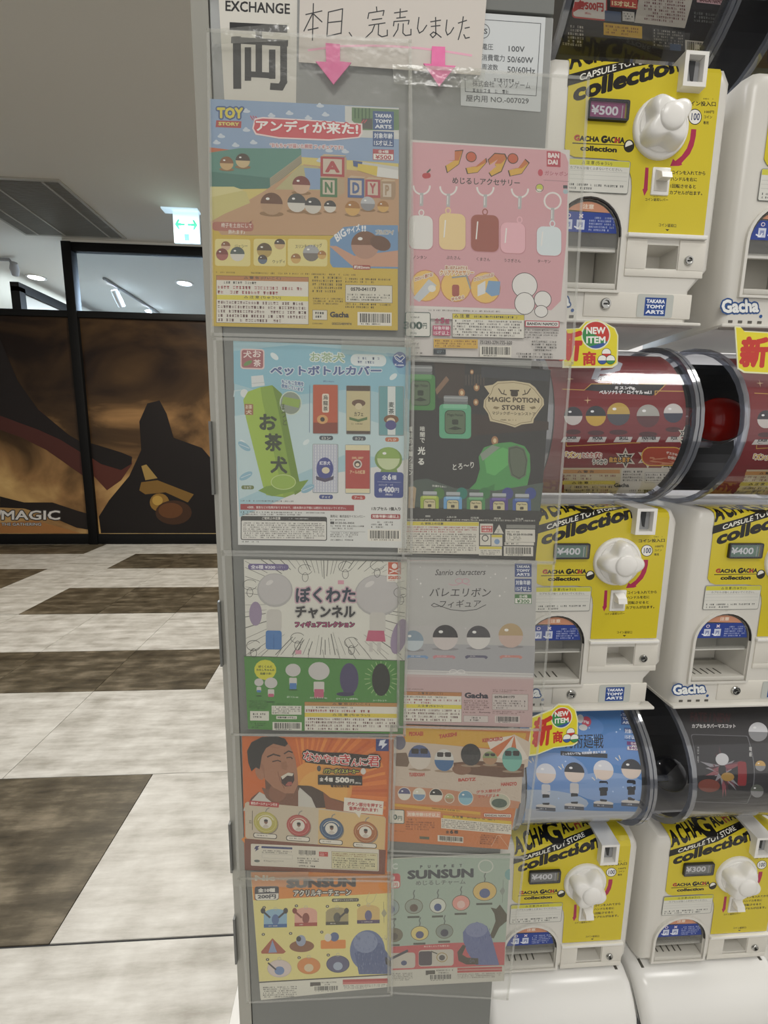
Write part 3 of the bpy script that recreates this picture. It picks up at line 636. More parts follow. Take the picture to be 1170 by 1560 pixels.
a.T('"おもちゃ"が届いた瞬間 フィギュアです!!', 372, 310, 778, 24, '#c06468', .02, '#e6e2e4', 4)
tta(a, 943, 108, 1060, 212, '#46608f'); age(a, 943, 220, 1060, 305, '#46608f'); price(a, 943, 320, 1060, 380, '全4種', '¥500', '#b24a52')
sheet('toy_poster', 'blue and yellow capsule toy poster with letter blocks, topmost on the machine', 'poster', a, [(319.6, 151), (607.6, 164.6), (605.4, 503.7), (323.7, 497)], PY, fill='#d9c878')

# 2 --- pink keyring poster
a = plane_art(PY).fr(610, 200, 4.179, .05)
a.poly([(60, 60), (1075, 120), (1045, 1215), (40, 1190)], '#dcd7d4')
a.poly([(72, 70), (1000, 125), (1050, 150), (1068, 200), (1055, 700), (1020, 1080), (960, 1140), (60, 1110)], '#d8a5ad')
a.k = .04
for pts in ([(345, 130), (395, 125), (370, 210), (300, 262), (290, 220), (345, 185)], [(540, 175), (545, 200), (490, 262), (430, 270), (420, 235), (480, 225)], [(560, 185), (600, 145), (660, 150), (672, 175), (640, 255), (580, 285), (565, 262), (610, 225), (600, 215), (620, 180), (570, 215)], [(790, 182), (815, 205), (770, 270), (700, 285), (690, 250), (750, 235)]):
    cx = sum(p[0] for p in pts) / len(pts); cy = sum(p[1] for p in pts) / len(pts)
    a.poly([(cx + (x - cx) * 1.12, cy + (y - cy) * 1.1) for x, y in pts], '#4a3a2a'); a.poly(pts, '#dcae45')
    a.poly([(x, min(y, cy)) for x, y in pts], '#c8743f')
for x in (450, 715): a.ell(x, 165 if x < 500 else 175, 35, 34, '#4a3a2a'); a.ell(x, 165 if x < 500 else 175, 30, 29, '#c8603f')
a.T('めじるしアクセサリー', 330, 335, 760, 42, '#4a4444', .03)
a.ell(160, 285, 22, 18, '#bb3c44'); a.ell(175, 283, 18, 18, '#bb3c44'); a.poly([(165, 262), (190, 238), (192, 252), (172, 268)], '#3e5f4c')
a.ell(885, 358, 20, 20, '#c8cf55'); a.ell(880, 380, 18, 12, '#e4e4d8'); a.ring(885, 362, 24, 24, 3, '#3f4a40'); a.rect(1035, 345, 1062, 365, '#38424a'); a.ell(1050, 385, 16, 16, '#aac0c8')
FIG = [(135, 350, 130, 645, 80, 110, '#e7e5e2', 'ノンタン', 80, 168, 812), (305, 355, 330, 640, 88, 118, '#ecd29c', 'ぶたさん', 292, 382, 815), (540, 360, 537, 650, 92, 120, '#a35a4d', 'くまさん', 484, 570, 825), (760, 370, 715, 680, 82, 100, '#ecb9c4', 'うさぎさん', 660, 765, 833), (968, 445, 945, 700, 82, 95, '#dfe9ee', 'ターヤン', 872, 955, 838)]
for x, y, bx_, by, rx, ry, c, nm, t0, t1, ty in FIG:
    if x < 900: a.ring(x, y, 52, 52, 11, '#e9e6e4', 18, 0, 180)
    else: a.ring(x, y, 52, 52, 11, '#e9e6e4')
    a.line([(x, y + 50), (x - 2, y + 120)], 22, '#b9babb'); a.line([(x - 5, y + 60), (x - 6, y + 110)], 6, '#e5e5e5'); a.ring(x - 2, by - ry - 15, 15, 18, 7, c)
    # plain rounded tag in the same colour
    a.rect(bx_ - rx, by - ry, bx_ + rx, by + ry, '#c98f98', 40); a.rect(bx_ - rx + 4, by - ry, bx_ + rx - 4, by + ry - 6, c, 40)
    a.line([(bx_ - rx * .5, by - ry * .6), (bx_ - rx * .6, by + ry * .3)], 8, '#f2efec'); a.T(nm, t0, ty, t1, 22, '#5a4444', .02)
a.fr(610, 380, 4.179, .02)
for cx, cy, c in ((160, 232, 'a'), (352, 235, 'b'), (540, 245, 'c')):
    a.ell(cx, cy, 98, 102, '#c98a66'); a.ell(cx, cy, 92, 96, '#ecc46c')
a.poly([(80, 310), (180, 190), (230, 230), (120, 335)], '#c9cfd6'); a.ell(200, 250, 25, 22, '#e8e8e4'); a.line([(330, 180), (420, 170), (445, 250)], 10, '#9aa0a4'); a.rect(328, 225, 374, 300, '#a8554a', 14); a.poly([(560, 200), (635, 205), (630, 290), (580, 300), (540, 270)], '#7fa5cc'); a.poly([(490, 230), (540, 200), (540, 280), (490, 300)], '#e0e2e4')
a.T('かわいく巻ける!', 92, 205, 205, 26, '#b5603c', .04, '#f3e9d8', 4, k=-.3); a.T('思い出がよみがえる', 285, 128, 425, 24, '#b5603c', .04, '#f3e9d8', 4); a.T('クリアアクセサリー', 250, 165, 465, 32, '#d38a3c', .05, '#f3e9d8', 5, k=0); a.T('かさにつけられる!', 468, 205, 592, 24, '#b5603c', .04, '#f3e9d8', 4, k=-.25); a.T('ゆらゆら', 325, 330, 405, 22, '#b5603c', .04, '#f3e9d8', 4, k=-.2)
a.poly([(60, 360), (740, 385), (740, 400), (56, 372)], '#e4e0dc')
# plain pair of white discs in place of the mascots
for x, y, r in ((790, 230, 78), (905, 320, 52)): a.ell(x, y, r + 4, r + 4, '#4a4648', 28); a.ell(x, y, r, r, '#eae8e6', 28)
a.ell(790, 345, 66, 72, '#4a4648'); a.ell(790, 345, 62, 68, '#eae8e6'); a.ell(895, 395, 44, 40, '#4a4648'); a.ell(895, 395, 40, 36, '#eae8e6')
a.rect(792, 452, 1012, 494, '#c34a5c', 4); a.rect(798, 458, 1006, 488, '#e9e6e4', 3); a.T('BANDAI NAMCO', 806, 482, 998, 18, '#2e2c2e', .05)
a.frame(30, 398, 192, 555, '#35524a', '#e3e2dc', 5, 14); a.T('300', 20, 508, 140, 50, '#35524a', .06); a.T('円', 142, 505, 168, 36, '#35524a', .04); a.micro(65, 425, 150, 440, 1, INKC); a.T('(税込)', 62, 542, 102, 18, '#35524a', .02)
a.T('全', 217, 470, 250, 32, '#b0446a', .03); a.T('5', 254, 472, 280, 38, '#b0446a', .08); a.T('種', 283, 474, 312, 32, '#b0446a', .03)
a.rect(206, 484, 318, 548, '#bd4a72'); a.T('対象年齢', 212, 512, 312, 24, '#f0e4e8', .03); a.T('15才以上', 212, 544, 312, 26, '#f0e4e8', .04)
a.frame(330, 408, 788, 558, '#55504a', '#e4e1da', 2); a.rect(332, 410, 786, 442, '#d8c848'); a.T('△ 注 意', 342, 434, 440, 22, INKC, .03); a.micro(455, 418, 780, 438, 1, INKC); a.micro(336, 446, 782, 552, 6, '#4a4444')
a.T('株式会社バンダイ', -50, 608, 118, 18, INKC, .03); a.micro(-20, 618, 190, 632, 1, '#777'); a.micro(60, 652, 200, 666, 1, INKC)
a.rect(212, 568, 492, 626, '#d9b04a'); a.micro(220, 574, 484, 622, 3, '#7a4a2a'); a.rect(210, 634, 288, 668, '#2f3a42'); a.micro(232, 642, 284, 662, 2, '#9fb0b8')
a.T('751293-2791775-300', 506, 602, 710, 22, INKC, .02); a.bars(505, 612, 705, 684)
a.micro(835, 578, 1000, 650, 4, INKC); a.micro(790, 505, 1012, 568, 4, '#5a5656'); a.micro(738, 655, 990, 692, 2, '#4a4646'); a.micro(180, 380, 730, 395, 1, '#6a6060')
a.fr(610, 200, 4.179, .05)
a.rect(930, 128, 1018, 226, '#bb4455'); a.T('BAN', 938, 170, 1010, 32, '#efe2e2', .08); a.T('DAI', 938, 212, 1000, 32, '#efe2e2', .08)
a.ell(890, 265, 16, 22, '#c34a5c'); a.T('ガシャポン', 918, 282, 1066, 30, '#b56a78', .03); a.line([(910, 312), (1070, 322)], 3, '#a2828a')
sheet('keyring_poster', 'pink capsule toy poster with five keyring tags and large yellow lettering', 'poster', a, [(624, 213), (868, 229), (862, 548), (616, 541)], FY - .002, fill='#dcd7d4')

# 3 --- green tea bottle cover poster
a = plane_art(PY - .001).fr(350, 510, 4.034, .03)
a.poly([(22, 38), (1112, 78), (1085, 1310), (52, 1290)], '#dfe0de')
a.poly([(22, 38), (1112, 78), (1098, 760), (980, 800), (640, 850), (300, 1020), (60, 1120), (36, 700)], '#a9cbd6')
a.poly([(24, 100), (400, 60), (1112, 130), (1108, 400), (800, 330), (300, 380), (26, 300)], '#8fc0d2')
a.poly([(30, 500), (500, 420), (1106, 600), (1098, 760), (700, 740), (60, 1010)], '#c3d9de')
a.poly([(960, 110), (1112, 130), (1110, 250), (1040, 240)], '#7db0cc')
for x, y, r in ((275, 133, 30), (1005, 258, 28), (470, 660, 24), (80, 660, 20)): a.ell(x, y, r, r * .55, '#dfeaec', 12, rot=-40 if x > 400 else 40)
a.rect(66, 85, 214, 210, '#e3c9c6', 18); a.rect(74, 93, 206, 202, '#a8656a', 14); a.T('お', 142, 138, 194, 42, '#ecdcd8', .04); a.T('犬', 84, 142, 136, 44, '#ecdcd8', .04); a.T('茶', 146, 196, 192, 44, '#ecdcd8', .04); a.ell(112, 175, 30, 12, '#6f9455', 12, rot=-30)
a.T('お茶犬', 495, 165, 705, 58, '#9cb690', .02, '#e2ebe6', 6)
a.T('ペットボトルカバー', 250, 250, 932, 58, '#55679a', .05, '#d4e0e8', 6, k=.0)
a.rect(742, 118, 962, 190, '#e2eaec', 34); a.micro(785, 132, 930, 180, 2, '#6878a0')
a.ell(1045, 155, 45, 50, '#3d5a9c'); a.line([(1020, 150), (1012, 132), (1028, 124), (1045, 140), (1062, 126), (1074, 140), (1045, 168), (1020, 150)], 5, '#e3e8f0'); a.line([(1022, 140), (1062, 172)], 4, '#e3e8f0'); a.T('K-com', 1014, 192, 1070, 14, '#e3e8f0', .06)
# bottle
a.poly([(132, 255), (206, 248), (216, 312), (136, 322)], '#dcdfe0'); a.line([(136, 300), (214, 292)], 3, '#b6bcc0'); a.ell(90, 360, 24, 26, '#dfe3e3'); a.line([(70, 340), (30, 345), (26, 380)], 6, '#c9dade')
a.poly([(112, 350), (190, 322), (262, 310), (320, 362), (440, 960), (340, 1000), (225, 985), (205, 930), (100, 510), (84, 400)], '#8aa93c')
a.poly([(112, 350), (190, 322), (200, 400), (330, 990), (225, 985), (205, 930), (100, 510), (84, 400)], '#a2bf46')
a.poly([(262, 310), (320, 362), (440, 960), (400, 985), (290, 420)], '#708f2e')
a.poly([(175, 958), (225, 930), (440, 900), (485, 890), (440, 950), (260, 992)], '#7a9c36')
a.ell(375, 420, 68, 74, '#cfdccd'); a.ell(375, 420, 62, 68, '#8f9a8c'); a.poly([(330, 380), (435, 400), (425, 450), (320, 425)], '#93b050')
for t, x0, y0, x1, h in (('お', 182, 585, 290, 100), ('茶', 215, 715, 322, 110), ('犬', 250, 850, 355, 105)): a.T(t, x0, y0, x1, h, '#2f3c22', .05, k=.03)
a.rect(92, 425, 145, 492, '#a06a4c', 4); a.T('お茶', 98, 456, 138, 26, '#e6d8c0', .03); a.T('犬', 100, 488, 136, 26, '#e6d8c0', .03)
a.V('ほっと', 312, 420, 560, 26, '#4d6024', .03, dx=7)
a.ell(330, 905, 75, 45, '#97b648'); a.ring(330, 905, 75, 45, 5, '#c3d58c')
a.T('もこもこ生地を', 320, 300, 455, 26, '#5b78a8', .05, '#dfe9ee', 4, k=.12); a.T('使用しています', 318, 325, 452, 24, '#5b78a8', .05, '#dfe9ee', 4, k=.2)
def pack(x0, y0, x1, y1, c, nm, nc):
    a.rect(x0 - 3, y0 - 3, x1 + 5, y1 + 5, '#8f9a9c', 8); a.rect(x0, y0, x1, y1, c, 6); w = (x1 - x0) * .25
    a.rect(x0 + w, y1 + 15, x1 - w + 10, y1 + 42, nc, 12); a.T(nm, x0 + w + 16, y1 + 38, x1 - w - 6, 16, '#eceae4', .02)
a.k = .01
pack(513, 308, 663, 605, '#bf5a38', 'ロン', '#44505c'); a.poly([(513, 540), (663, 540), (663, 605), (513, 605)], '#8a3e2c'); a.rect(568, 362, 610, 478, '#e5dccb', 10); a.V('烏龍茶', 574, 368, 472, 30, '#3c3a34', .03); a.ell(570, 520, 34, 28, '#d8a566'); a.ell(570, 520, 14, 14, '#3a2f2a')
pack(718, 314, 862, 608, '#c9bd92', 'カフェ', '#44505c'); a.rect(718, 314, 862, 345, '#54453c'); a.rect(718, 590, 862, 608, '#54453c'); a.ell(792, 420, 42, 22, '#6a4c38'); a.ell(792, 440, 22, 20, '#d8cba8'); a.T('カフェ', 765, 500, 820, 26, '#3f382c', .04); a.poly([(735, 505), (790, 520), (845, 505), (845, 522), (790, 536), (735, 522)], '#5c7a4a'); a.micro(745, 540, 838, 554, 1, '#5a5040')
pack(918, 318, 1066, 615, '#6fa3a8', 'ハク', '#c4714c'); a.rect(970, 318, 1018, 615, '#dde2e0'); a.V('麦茶', 976, 410, 490, 34, '#33403c', .03); a.ell(992, 520, 46, 28, '#7d5638'); a.ell(990, 530, 26, 20, '#e0cfb0'); a.ell(990, 555, 34, 30, '#51508a')
a.T('約14cm', 575, 292, 640, 12, '#55679a', .02); a.line([(492, 310), (490, 600)], 3, '#4a6a8e')
a.fr(350, 660, 4.034, .01)
pack(512, 68, 662, 362, '#d4d6de', 'チャイ', '#3d4d8e')
for i in range(9): a.line([(520 + i * 17, 72), (518 + i * 17, 358)], 6, '#b4b8cc')
for i in range(15): a.line([(514, 80 + i * 19), (660, 82 + i * 19)], 4, '#c0c3d2')
a.ell(585, 218, 52, 70, '#454b92'); a.T('紅茶犬', 552, 195, 618, 24, '#e3e3ee', .04); a.ell(590, 228, 24, 20, '#e0d6b8'); a.poly([(530, 262), (585, 280), (640, 262), (636, 285), (585, 300), (532, 285)], '#4f4760')
pack(712, 72, 860, 366, '#b5443c', 'アール', '#b5443c'); a.rect(712, 72, 860, 104, '#e2d9b4'); a.rect(712, 340, 860, 366, '#e2d9b4'); a.ell(785, 190, 28, 28, '#d8cfc8'); a.ell(785, 190, 20, 20, '#54453c'); a.ell(785, 193, 12, 10, '#ead9c0'); a.T('アールの紅茶', 738, 250, 832, 24, '#e8cfa0', .03); a.T('EARL GREY', 752, 158, 822, 14, '#e8cfa0', .03)
a.ell(975, 160, 85, 75, '#7d9a50'); a.poly([(940, 200), (1020, 200), (1032, 240), (925, 240)], '#7d9a50'); a.capsule(975, 155, 70, '#8fae56', '#c9d5a8')
a.rect(888, 238, 1068, 396, '#3e4d92', 20); a.T('全', 935, 285, 966, 28, '#e6e8f0', .03); a.T('6', 970, 288, 992, 38, '#e6e8f0', .06); a.T('種', 996, 286, 1024, 28, '#e6e8f0', .03); a.line([(908, 298), (1050, 302)], 2, '#b8bcd8'); a.micro(915, 310, 1045, 324, 1, '#c8cce0')
a.T('各', 914, 362, 940, 26, '#e6e8f0', .03); a.T('400', 944, 364, 1010, 36, '#e6e8f0', .06); a.T('円', 1012, 364, 1040, 28, '#e6e8f0', .03); a.T('(税込)', 955, 384, 1000, 14, '#e6e8f0', .02)
a.rect(72, 320, 150, 344, '#6c7d48', 12); a.T('リョウ', 90, 340, 132, 16, '#eceae4', .02)
for x, y in ((90, 80), (100, 262), (480, 340)): a.ell(x, y, 45, 20, '#8fb8cc', 14, rot=35 if x < 95 else -30); a.line([(x - 30, y - 12 if x < 95 else y + 12), (x + 30, y + 12 if x < 95 else y - 12)], 3, '#dde8ec')
a.micro(66, 408, 460, 422, 1, '#666'); a.rect(66, 434, 764, 470, '#a3383c'); a.T('※誤飲、窒息などの危険がありますので、3歳未満のお子様には絶対に与えないでください。', 108, 462, 715, 16, '#eadfdc', .02)
a.micro(66, 478, 590, 504, 2, INKC); a.rect(68, 508, 598, 655, '#33322f', 12); a.rect(73, 536, 593, 650, '#e2e0da', 8); a.T('ご使用上の注意', 198, 530, 312, 17, '#e6e4de', .03); a.micro(348, 518, 510, 530, 1, '#bbb'); a.micro(84, 545, 585, 645, 8, '#565450')
a.micro(66, 660, 215, 672, 1, INKC); a.T('発売元：株式会社ケイカンパニー', 618, 518, 832, 17, INKC, .03); a.micro(618, 526, 730, 538, 1, INKC); a.rect(618, 542, 642, 558, '#444'); a.T('0120-06-4404', 648, 557, 765, 13, INKC, .03)
a.micro(618, 562, 832, 592, 2, INKC); a.line([(618, 602), (832, 606)], 2, '#888'); a.micro(618, 606, 790, 640, 3, INKC); a.micro(618, 648, 835, 662, 1, INKC)
a.T('1カプセル 1個入り', 872, 474, 1050, 22, '#2c2b29', .05); a.rect(868, 496, 1048, 526, '#a3383c', 6); a.T('対象年齢15歳以上', 876, 520, 1042, 20, '#eedfdc', .05); a.micro(868, 538, 1005, 584, 3, INKC); a.bars(848, 590, 1052, 662)
sheet('tea_poster', 'light blue poster of a green tea bottle cover with small drink packs', 'poster', a, [(355.5, 519.4), (625.6, 529.3), (619, 834.7), (363, 829.8)], PY - .001, fill='#dfe0de')

# 4 --- glowing potion poster
a = plane_art(PY).fr(610, 540, 4.875, .02)
a.poly([(78, 40), (1115, 115), (1070, 800), (1000, 1520), (0, 1470), (60, 900)], '#2b2a2b')
a.poly([(250, 60), (480, 70), (470, 300), (280, 330)], '#3f342f'); a.poly([(340, 160), (362, 190), (270, 300), (258, 260)], '#8d6f58')
for x, y, r in ((530, 130, 14), (565, 245, 22), (560, 355, 20), (455, 285, 24), (700, 640, 26)): a.ell(x, y, r, r * 1.3, '#a97b55', 12); a.ell(x, y, r * .5, r * .7, '#e0c9a0', 8)
for i in range(7): a.rect(480 + i * 22, 150, 492 + i * 22, 230, '#4a423c')
a.poly([(280, 560), (540, 440), (1100, 500), (1098, 560), (560, 600), (500, 640)], '#3a2c27'); a.poly([(600, 90), (1110, 120), (1100, 200), (600, 170)], '#383a40')
def jar(x0, y0, x1, y1, c, cl_, cap='#8c9092', lab='#5f7358', dark='#2c3a2c'):
    w = x1 - x0; h = y1 - y0
    a.rect(x0 + w * .14, y0, x1 - w * .1, y0 + h * .14, cap, h * .03); a.rect(x0 + w * .14, y0 + h * .04, x1 - w * .1, y0 + h * .06, '#b9bdbf'); a.rect(x0 + w * .14, y0 + h * .14, x1 - w * .1, y0 + h * .2, '#6f7476')
    a.rect(x0, y0 + h * .2, x1, y1, c, w * .12); a.rect(x0 + w * .12, y0 + h * .2, x1 - w * .12, y0 + h * .3, cl_, w * .04)
    a.rect(x0 + w * .17, y0 + h * .34, x1 - w * .17, y0 + h * .9, dark, w * .14); a.rect(x0 + w * .19, y0 + h * .355, x1 - w * .19, y0 + h * .885, lab, w * .13)
    a.T('Magic Potion', x0 + w * .25, y0 + h * .5, x1 - w * .25, h * .08, dark, .04); a.rect(x0 + w * .4, y0 + h * .56, x1 - w * .4, y0 + h * .68, dark, w * .04); a.poly([(x0 + w * .28, y0 + h * .78), (x0 + w * .5, y0 + h * .72), (x0 + w * .72, y0 + h * .78), (x0 + w * .5, y0 + h * .81)], dark)
jar(40, 80, 258, 412, '#4b8a4c', '#6aa06a'); jar(288, 305, 524, 622, '#63b08a', '#85c6a4')
a.poly([(620, 235), (685, 225), (720, 200), (840, 195), (960, 215), (1000, 245), (1010, 260), (1062, 330), (1065, 375), (1030, 420), (990, 480), (985, 510), (900, 520), (850, 542), (780, 520), (690, 500), (665, 495), (650, 440), (615, 390), (620, 340), (660, 290)], '#d2c4a2')
a.line([(632, 340), (672, 292), (690, 240), (725, 215), (840, 208), (950, 228), (990, 260), (1050, 335), (1050, 375), (1020, 415), (975, 475), (970, 498), (895, 508), (848, 528), (785, 508), (680, 482), (660, 435), (632, 388)], 3, '#6a5a3c', True)
a.T('MAGIC POTION', 652, 352, 1030, 38, '#4a3c28', .05, k=.025); a.T('STORE', 752, 412, 922, 38, '#4a3c28', .05, k=.02); a.T('マジックポーションストア', 680, 448, 1002, 26, '#4a3c28', .03, k=.02); a.micro(740, 478, 930, 494, 1, '#6a5a3c')
a.rect(818, 268, 872, 312, '#33291c', 14); a.rect(812, 262, 880, 274, '#33291c')
for s_ in (-1, 1):
    a.line([(846 + s_ * 60, 300), (846 + s_ * 95, 290), (846 + s_ * 118, 255)], 8, '#4a3c28'); a.line([(846 + s_ * 80, 290), (846 + s_ * 75, 265)], 6, '#4a3c28'); a.poly([(846 + s_ * 110, 392), (846 + s_ * 150, 385), (846 + s_ * 160, 400), (846 + s_ * 130, 408)], '#8a7a58')
# slime and tipped jar
a.poly([(580, 760), (620, 690), (720, 660), (820, 650), (920, 680), (960, 740), (965, 860), (940, 980), (830, 1000), (770, 1035), (700, 1060), (680, 1105), (560, 1110), (390, 1085), (372, 1060), (400, 1035), (500, 1010), (560, 950), (590, 850)], '#4f9a55')
a.poly([(620, 760), (760, 690), (830, 720), (800, 820), (700, 900), (640, 880)], '#63b565'); a.poly([(400, 1050), (560, 1030), (700, 960), (690, 1060), (520, 1090)], '#3f8446'); a.poly([(590, 740), (680, 672), (740, 690), (700, 720), (610, 790)], '#8d9a8c')
a.poly([(800, 690), (860, 675), (920, 700), (945, 780), (930, 900), (880, 930), (820, 900), (798, 800)], '#5f6a58'); a.line([(810, 700), (812, 800), (830, 890), (880, 918), (920, 890), (935, 790), (912, 710), (860, 688)], 5, '#3a4a38', True)
a.V('暗闇で', 145, 530, 660, 36, '#d8d8d2', .03); a.T('光', 128, 745, 184, 60, '#e4e4de', .05, k=0); a.T('る', 130, 820, 176, 48, '#e4e4de', .05, k=0); a.V('魔法のポーション', 64, 530, 900, 26, '#d8d8d2', .03)
a.T('とろ〜り', 388, 860, 545, 46, '#e4e4de', .02, k=-.12)
a.fr(610, 690, 4.875, .01)
a.poly([(62, 240), (110, 200), (200, 190), (400, 260), (700, 280), (1060, 220), (1035, 430), (60, 400)], '#4c5a52')
for cx, c in ((285, '#4f7a3f'), (455, '#2f8070'), (625, '#3d7a48'), (795, '#454a8e'), (965, '#3a4a90')): a.ell(cx, 300, 42, 44, c)
a.T('全5種きらめく!', 235, 250, 340, 16, '#d8d8d2', .03, k=.1)
for x0, c, cl_ in ((148, '#a3b844', '#c3d26a'), (320, '#6aa3d4', '#9cc6e4'), (492, '#4f8f58', '#7db486'), (662, '#54418c', '#7c68b0'), (832, '#3f5ca4', '#6a86c2')):
    jar(x0, 280 + x0 * .028, x0 + 136, 452 + x0 * .028, c, cl_, '#b4b9be', '#cfc59c', '#4a4230')
for t, x0, x1, y in (('電撃薬', 185, 222, 476), ('人魚の涙', 342, 415, 482), ('回復薬', 522, 582, 488), ('惚れ薬', 694, 745, 492), ('浄化薬', 852, 912, 496)): a.T(t, x0, y, x1, 14, '#c8c8c0', .02)
a.T('©YELL', 930, 496, 992, 12, '#c8c8c0', .02)
a.poly([(62, 252), (100, 248), (118, 262), (105, 400), (112, 460), (56, 450)], '#b59f80'); a.T('円', 78, 360, 98, 22, '#6a5038', .02)
a.poly([(48, 408), (1038, 430), (1000, 800), (0, 740)], '#2e2d2b'); a.micro(52, 484, 1005, 524, 2, '#cfcdc4', dens=.95)
for t, x0, x1, y in (('電撃薬', 185, 222, 476), ('人魚の涙', 342, 415, 482), ('回復薬', 522, 582, 488), ('惚れ薬', 694, 745, 492), ('浄化薬', 852, 912, 496)): a.T(t, x0, y, x1, 14, '#c8c8c0', .02)
a.rect(-20, 505, 582, 745, '#dad6cc'); a.rect(-18, 508, 580, 536, '#d8c94c'); a.T('△ 使用上の注意', 150, 532, 318, 18, INKC, .04); a.micro(-10, 541, 572, 590, 3, RED); a.micro(-10, 592, 572, 740, 9, '#55504c')
a.rect(590, 524, 686, 598, '#dad6cc'); a.rect(600, 540, 682, 588, '#c24c4c'); a.T('対象年齢', 606, 560, 676, 15, '#ecdcd8', .04); a.T('15歳以上', 606, 582, 676, 15, '#ecdcd8', .04)
a.poly([(732, 530), (766, 600), (692, 597)], '#d4d0c6'); a.micro(712, 562, 748, 592, 3, INKC)
a.rect(590, 604, 668, 685, '#dad6cc'); a.ring(628, 632, 22, 22, 6, '#2c2b29'); a.rect(674, 606, 756, 690, '#dad6cc'); a.rect(676, 608, 754, 626, '#d8c94c'); a.ell(716, 658, 20, 20, '#7d9cc4')
a.rect(582, 692, 752, 760, '#dad6cc'); a.rect(584, 694, 750, 712, '#d8c94c'); a.micro(594, 718, 740, 756, 3, INKC)
a.rect(778, 566, 998, 660, '#dad6cc'); a.rect(785, 532, 1000, 560, '#8a8a84'); a.T('TEL 0120-910-098', 788, 612, 980, 16, INKC, .05); a.micro(788, 578, 970, 592, 1, INKC); a.micro(788, 618, 900, 650, 3, INKC)
a.rect(772, 662, 990, 684, '#dad6cc'); a.micro(776, 664, 980, 682, 1, INKC); a.bars(766, 692, 984, 764, '#dad6cc')
sheet('potion_poster', 'black poster of glowing green potion jars with a parchment title', 'poster', a, [(626, 548.2), (838.7, 563.6), (815, 853), (609, 842)], PY, fill='#2e2d2b')
# 5 --- green and white channel poster
a = plane_art(PY - .0005).fr(360, 840, 4.333, .015)
a.poly([(50, 52), (1126, 68), (1100, 1205), (78, 1170)], '#dcdbd2')
random.seed(3)
for i in range(64):
    t = i / 64 * 2 * math.pi + random.uniform(-.03, .03); cx, cy = 585, 340; ex, ey = 1, 1
    c_, s_ = math.cos(t), math.sin(t); R1 = min((525 / abs(c_)) if abs(c_) > 1e-3 else 9e9, (285 if s_ < 0 else 340) / abs(s_) if abs(s_) > 1e-3 else 9e9); R0 = max(R1 * random.uniform(.55, .75), 260 * abs(c_) + 130)
    if R0 < R1: a.line([(cx + c_ * R0, cy + s_ * R0), (cx + c_ * R1, cy + s_ * R1)], random.choice((2, 3, 5)), '#6a6965')
a.poly([(52, 690), (1112, 720), (1100, 1205), (78, 1170)], '#4f8a41'); a.line([(52, 690), (1112, 720)], 4, '#2f3a2c')
for i in range(11): a.line([(120 + i * 90, 640 + i % 2 * 8), (60 + i * 104, 688 + i * 2.7)], 3, '#7a7973')
a.rect(78, 80, 346, 120, '#6f6294', 18); a.T('全6種 ¥300', 96, 114, 258, 26, '#e4e0ea', .04); a.micro(266, 92, 332, 112, 2, '#c8c2d4')
# plain capsules in the figures' colours
a.ell(255, 255, 118, 112, '#b3b1b0'); a.ell(255, 250, 108, 102, '#c2bfbf'); a.ell(220, 205, 26, 14, '#d8d5d3', rot=-30)
a.rect(200, 380, 300, 530, '#c9c6c0', 30); a.rect(195, 520, 300, 645, '#4d7db8', 16); a.line([(248, 545), (248, 640)], 4, '#3a659c')
a.ell(935, 290, 155, 138, '#b3b1b0'); a.ell(935, 285, 145, 128, '#c2bfbf'); a.ell(880, 215, 34, 16, '#d8d5d3', rot=-30)
a.rect(880, 400, 985, 540, '#c9c6c0', 26); a.poly([(872, 520), (975, 522), (985, 595), (855, 590)], '#c0607c'); a.rect(878, 600, 900, 660, '#c9c6c0', 6); a.rect(930, 600, 955, 660, '#c9c6c0', 6)
a.T('ぼくわた', 392, 338, 788, 104, '#28384a', .05, '#c9a9b4', 9, k=.0); a.T('チャンネル', 390, 440, 786, 84, '#2c2c30', .06, '#c4c2bc', 8, k=0)
a.T('フィギュアコレクション', 388, 500, 780, 38, '#b04878', .05, '#3a2630', 4, k=0)
a.ell(128, 410, 42, 80, '#9a8aa4'); a.ell(1075, 560, 50, 120, '#9a8aa4', rot=15)
for x, y in ((455, 120), (720, 100), (405, 570), (760, 600), (90, 220), (1085, 270), (115, 620), (930, 90)): a.ring(x, y, 46, 34, 3, '#4a4a48', 16, 20, 330); a.ring(x, y + 50, 20, 30, 3, '#4a4a48', 12)
for x, y in ((690, 190), (410, 650)): a.rect(x - 20, y, x + 20, y + 26, '#d59aaa', 3)
a.rect(994, 68, 1088, 198, '#e6e2da'); a.rect(1002, 70, 1086, 150, '#c65a3c'); a.ell(1044, 96, 18, 18, '#ecdfd8'); a.line([(1012, 116), (1076, 142)], 7, '#ecdfd8'); a.line([(1076, 116), (1012, 142)], 7, '#ecdfd8'); a.T('stasto', 1002, 182, 1086, 24, '#c65a3c', .05); a.micro(1004, 186, 1084, 194, 1, '#c65a3c')
a.fr(360, 990, 4.333, .01)
a.ell(192, 130, 72, 66, '#d2cf3c'); pts = []
for i in range(28): t = i / 28 * 2 * math.pi; r = 1.0 if i % 2 else .9; pts.append((192 + 74 * r * math.cos(t), 130 + 68 * r * math.sin(t)))
a.poly(pts, '#d2cf3c')
for t, y in (('ぼくくんと', 116), ('わたしちゃんの', 138), ('台座つき!', 162)): a.T(t, 146 if 'ぼ' in t else 134 if 'わ' in t else 158, y, 238 if 'ぼ' in t else 252 if 'わ' in t else 232, 16, '#3a4a2a', .05)
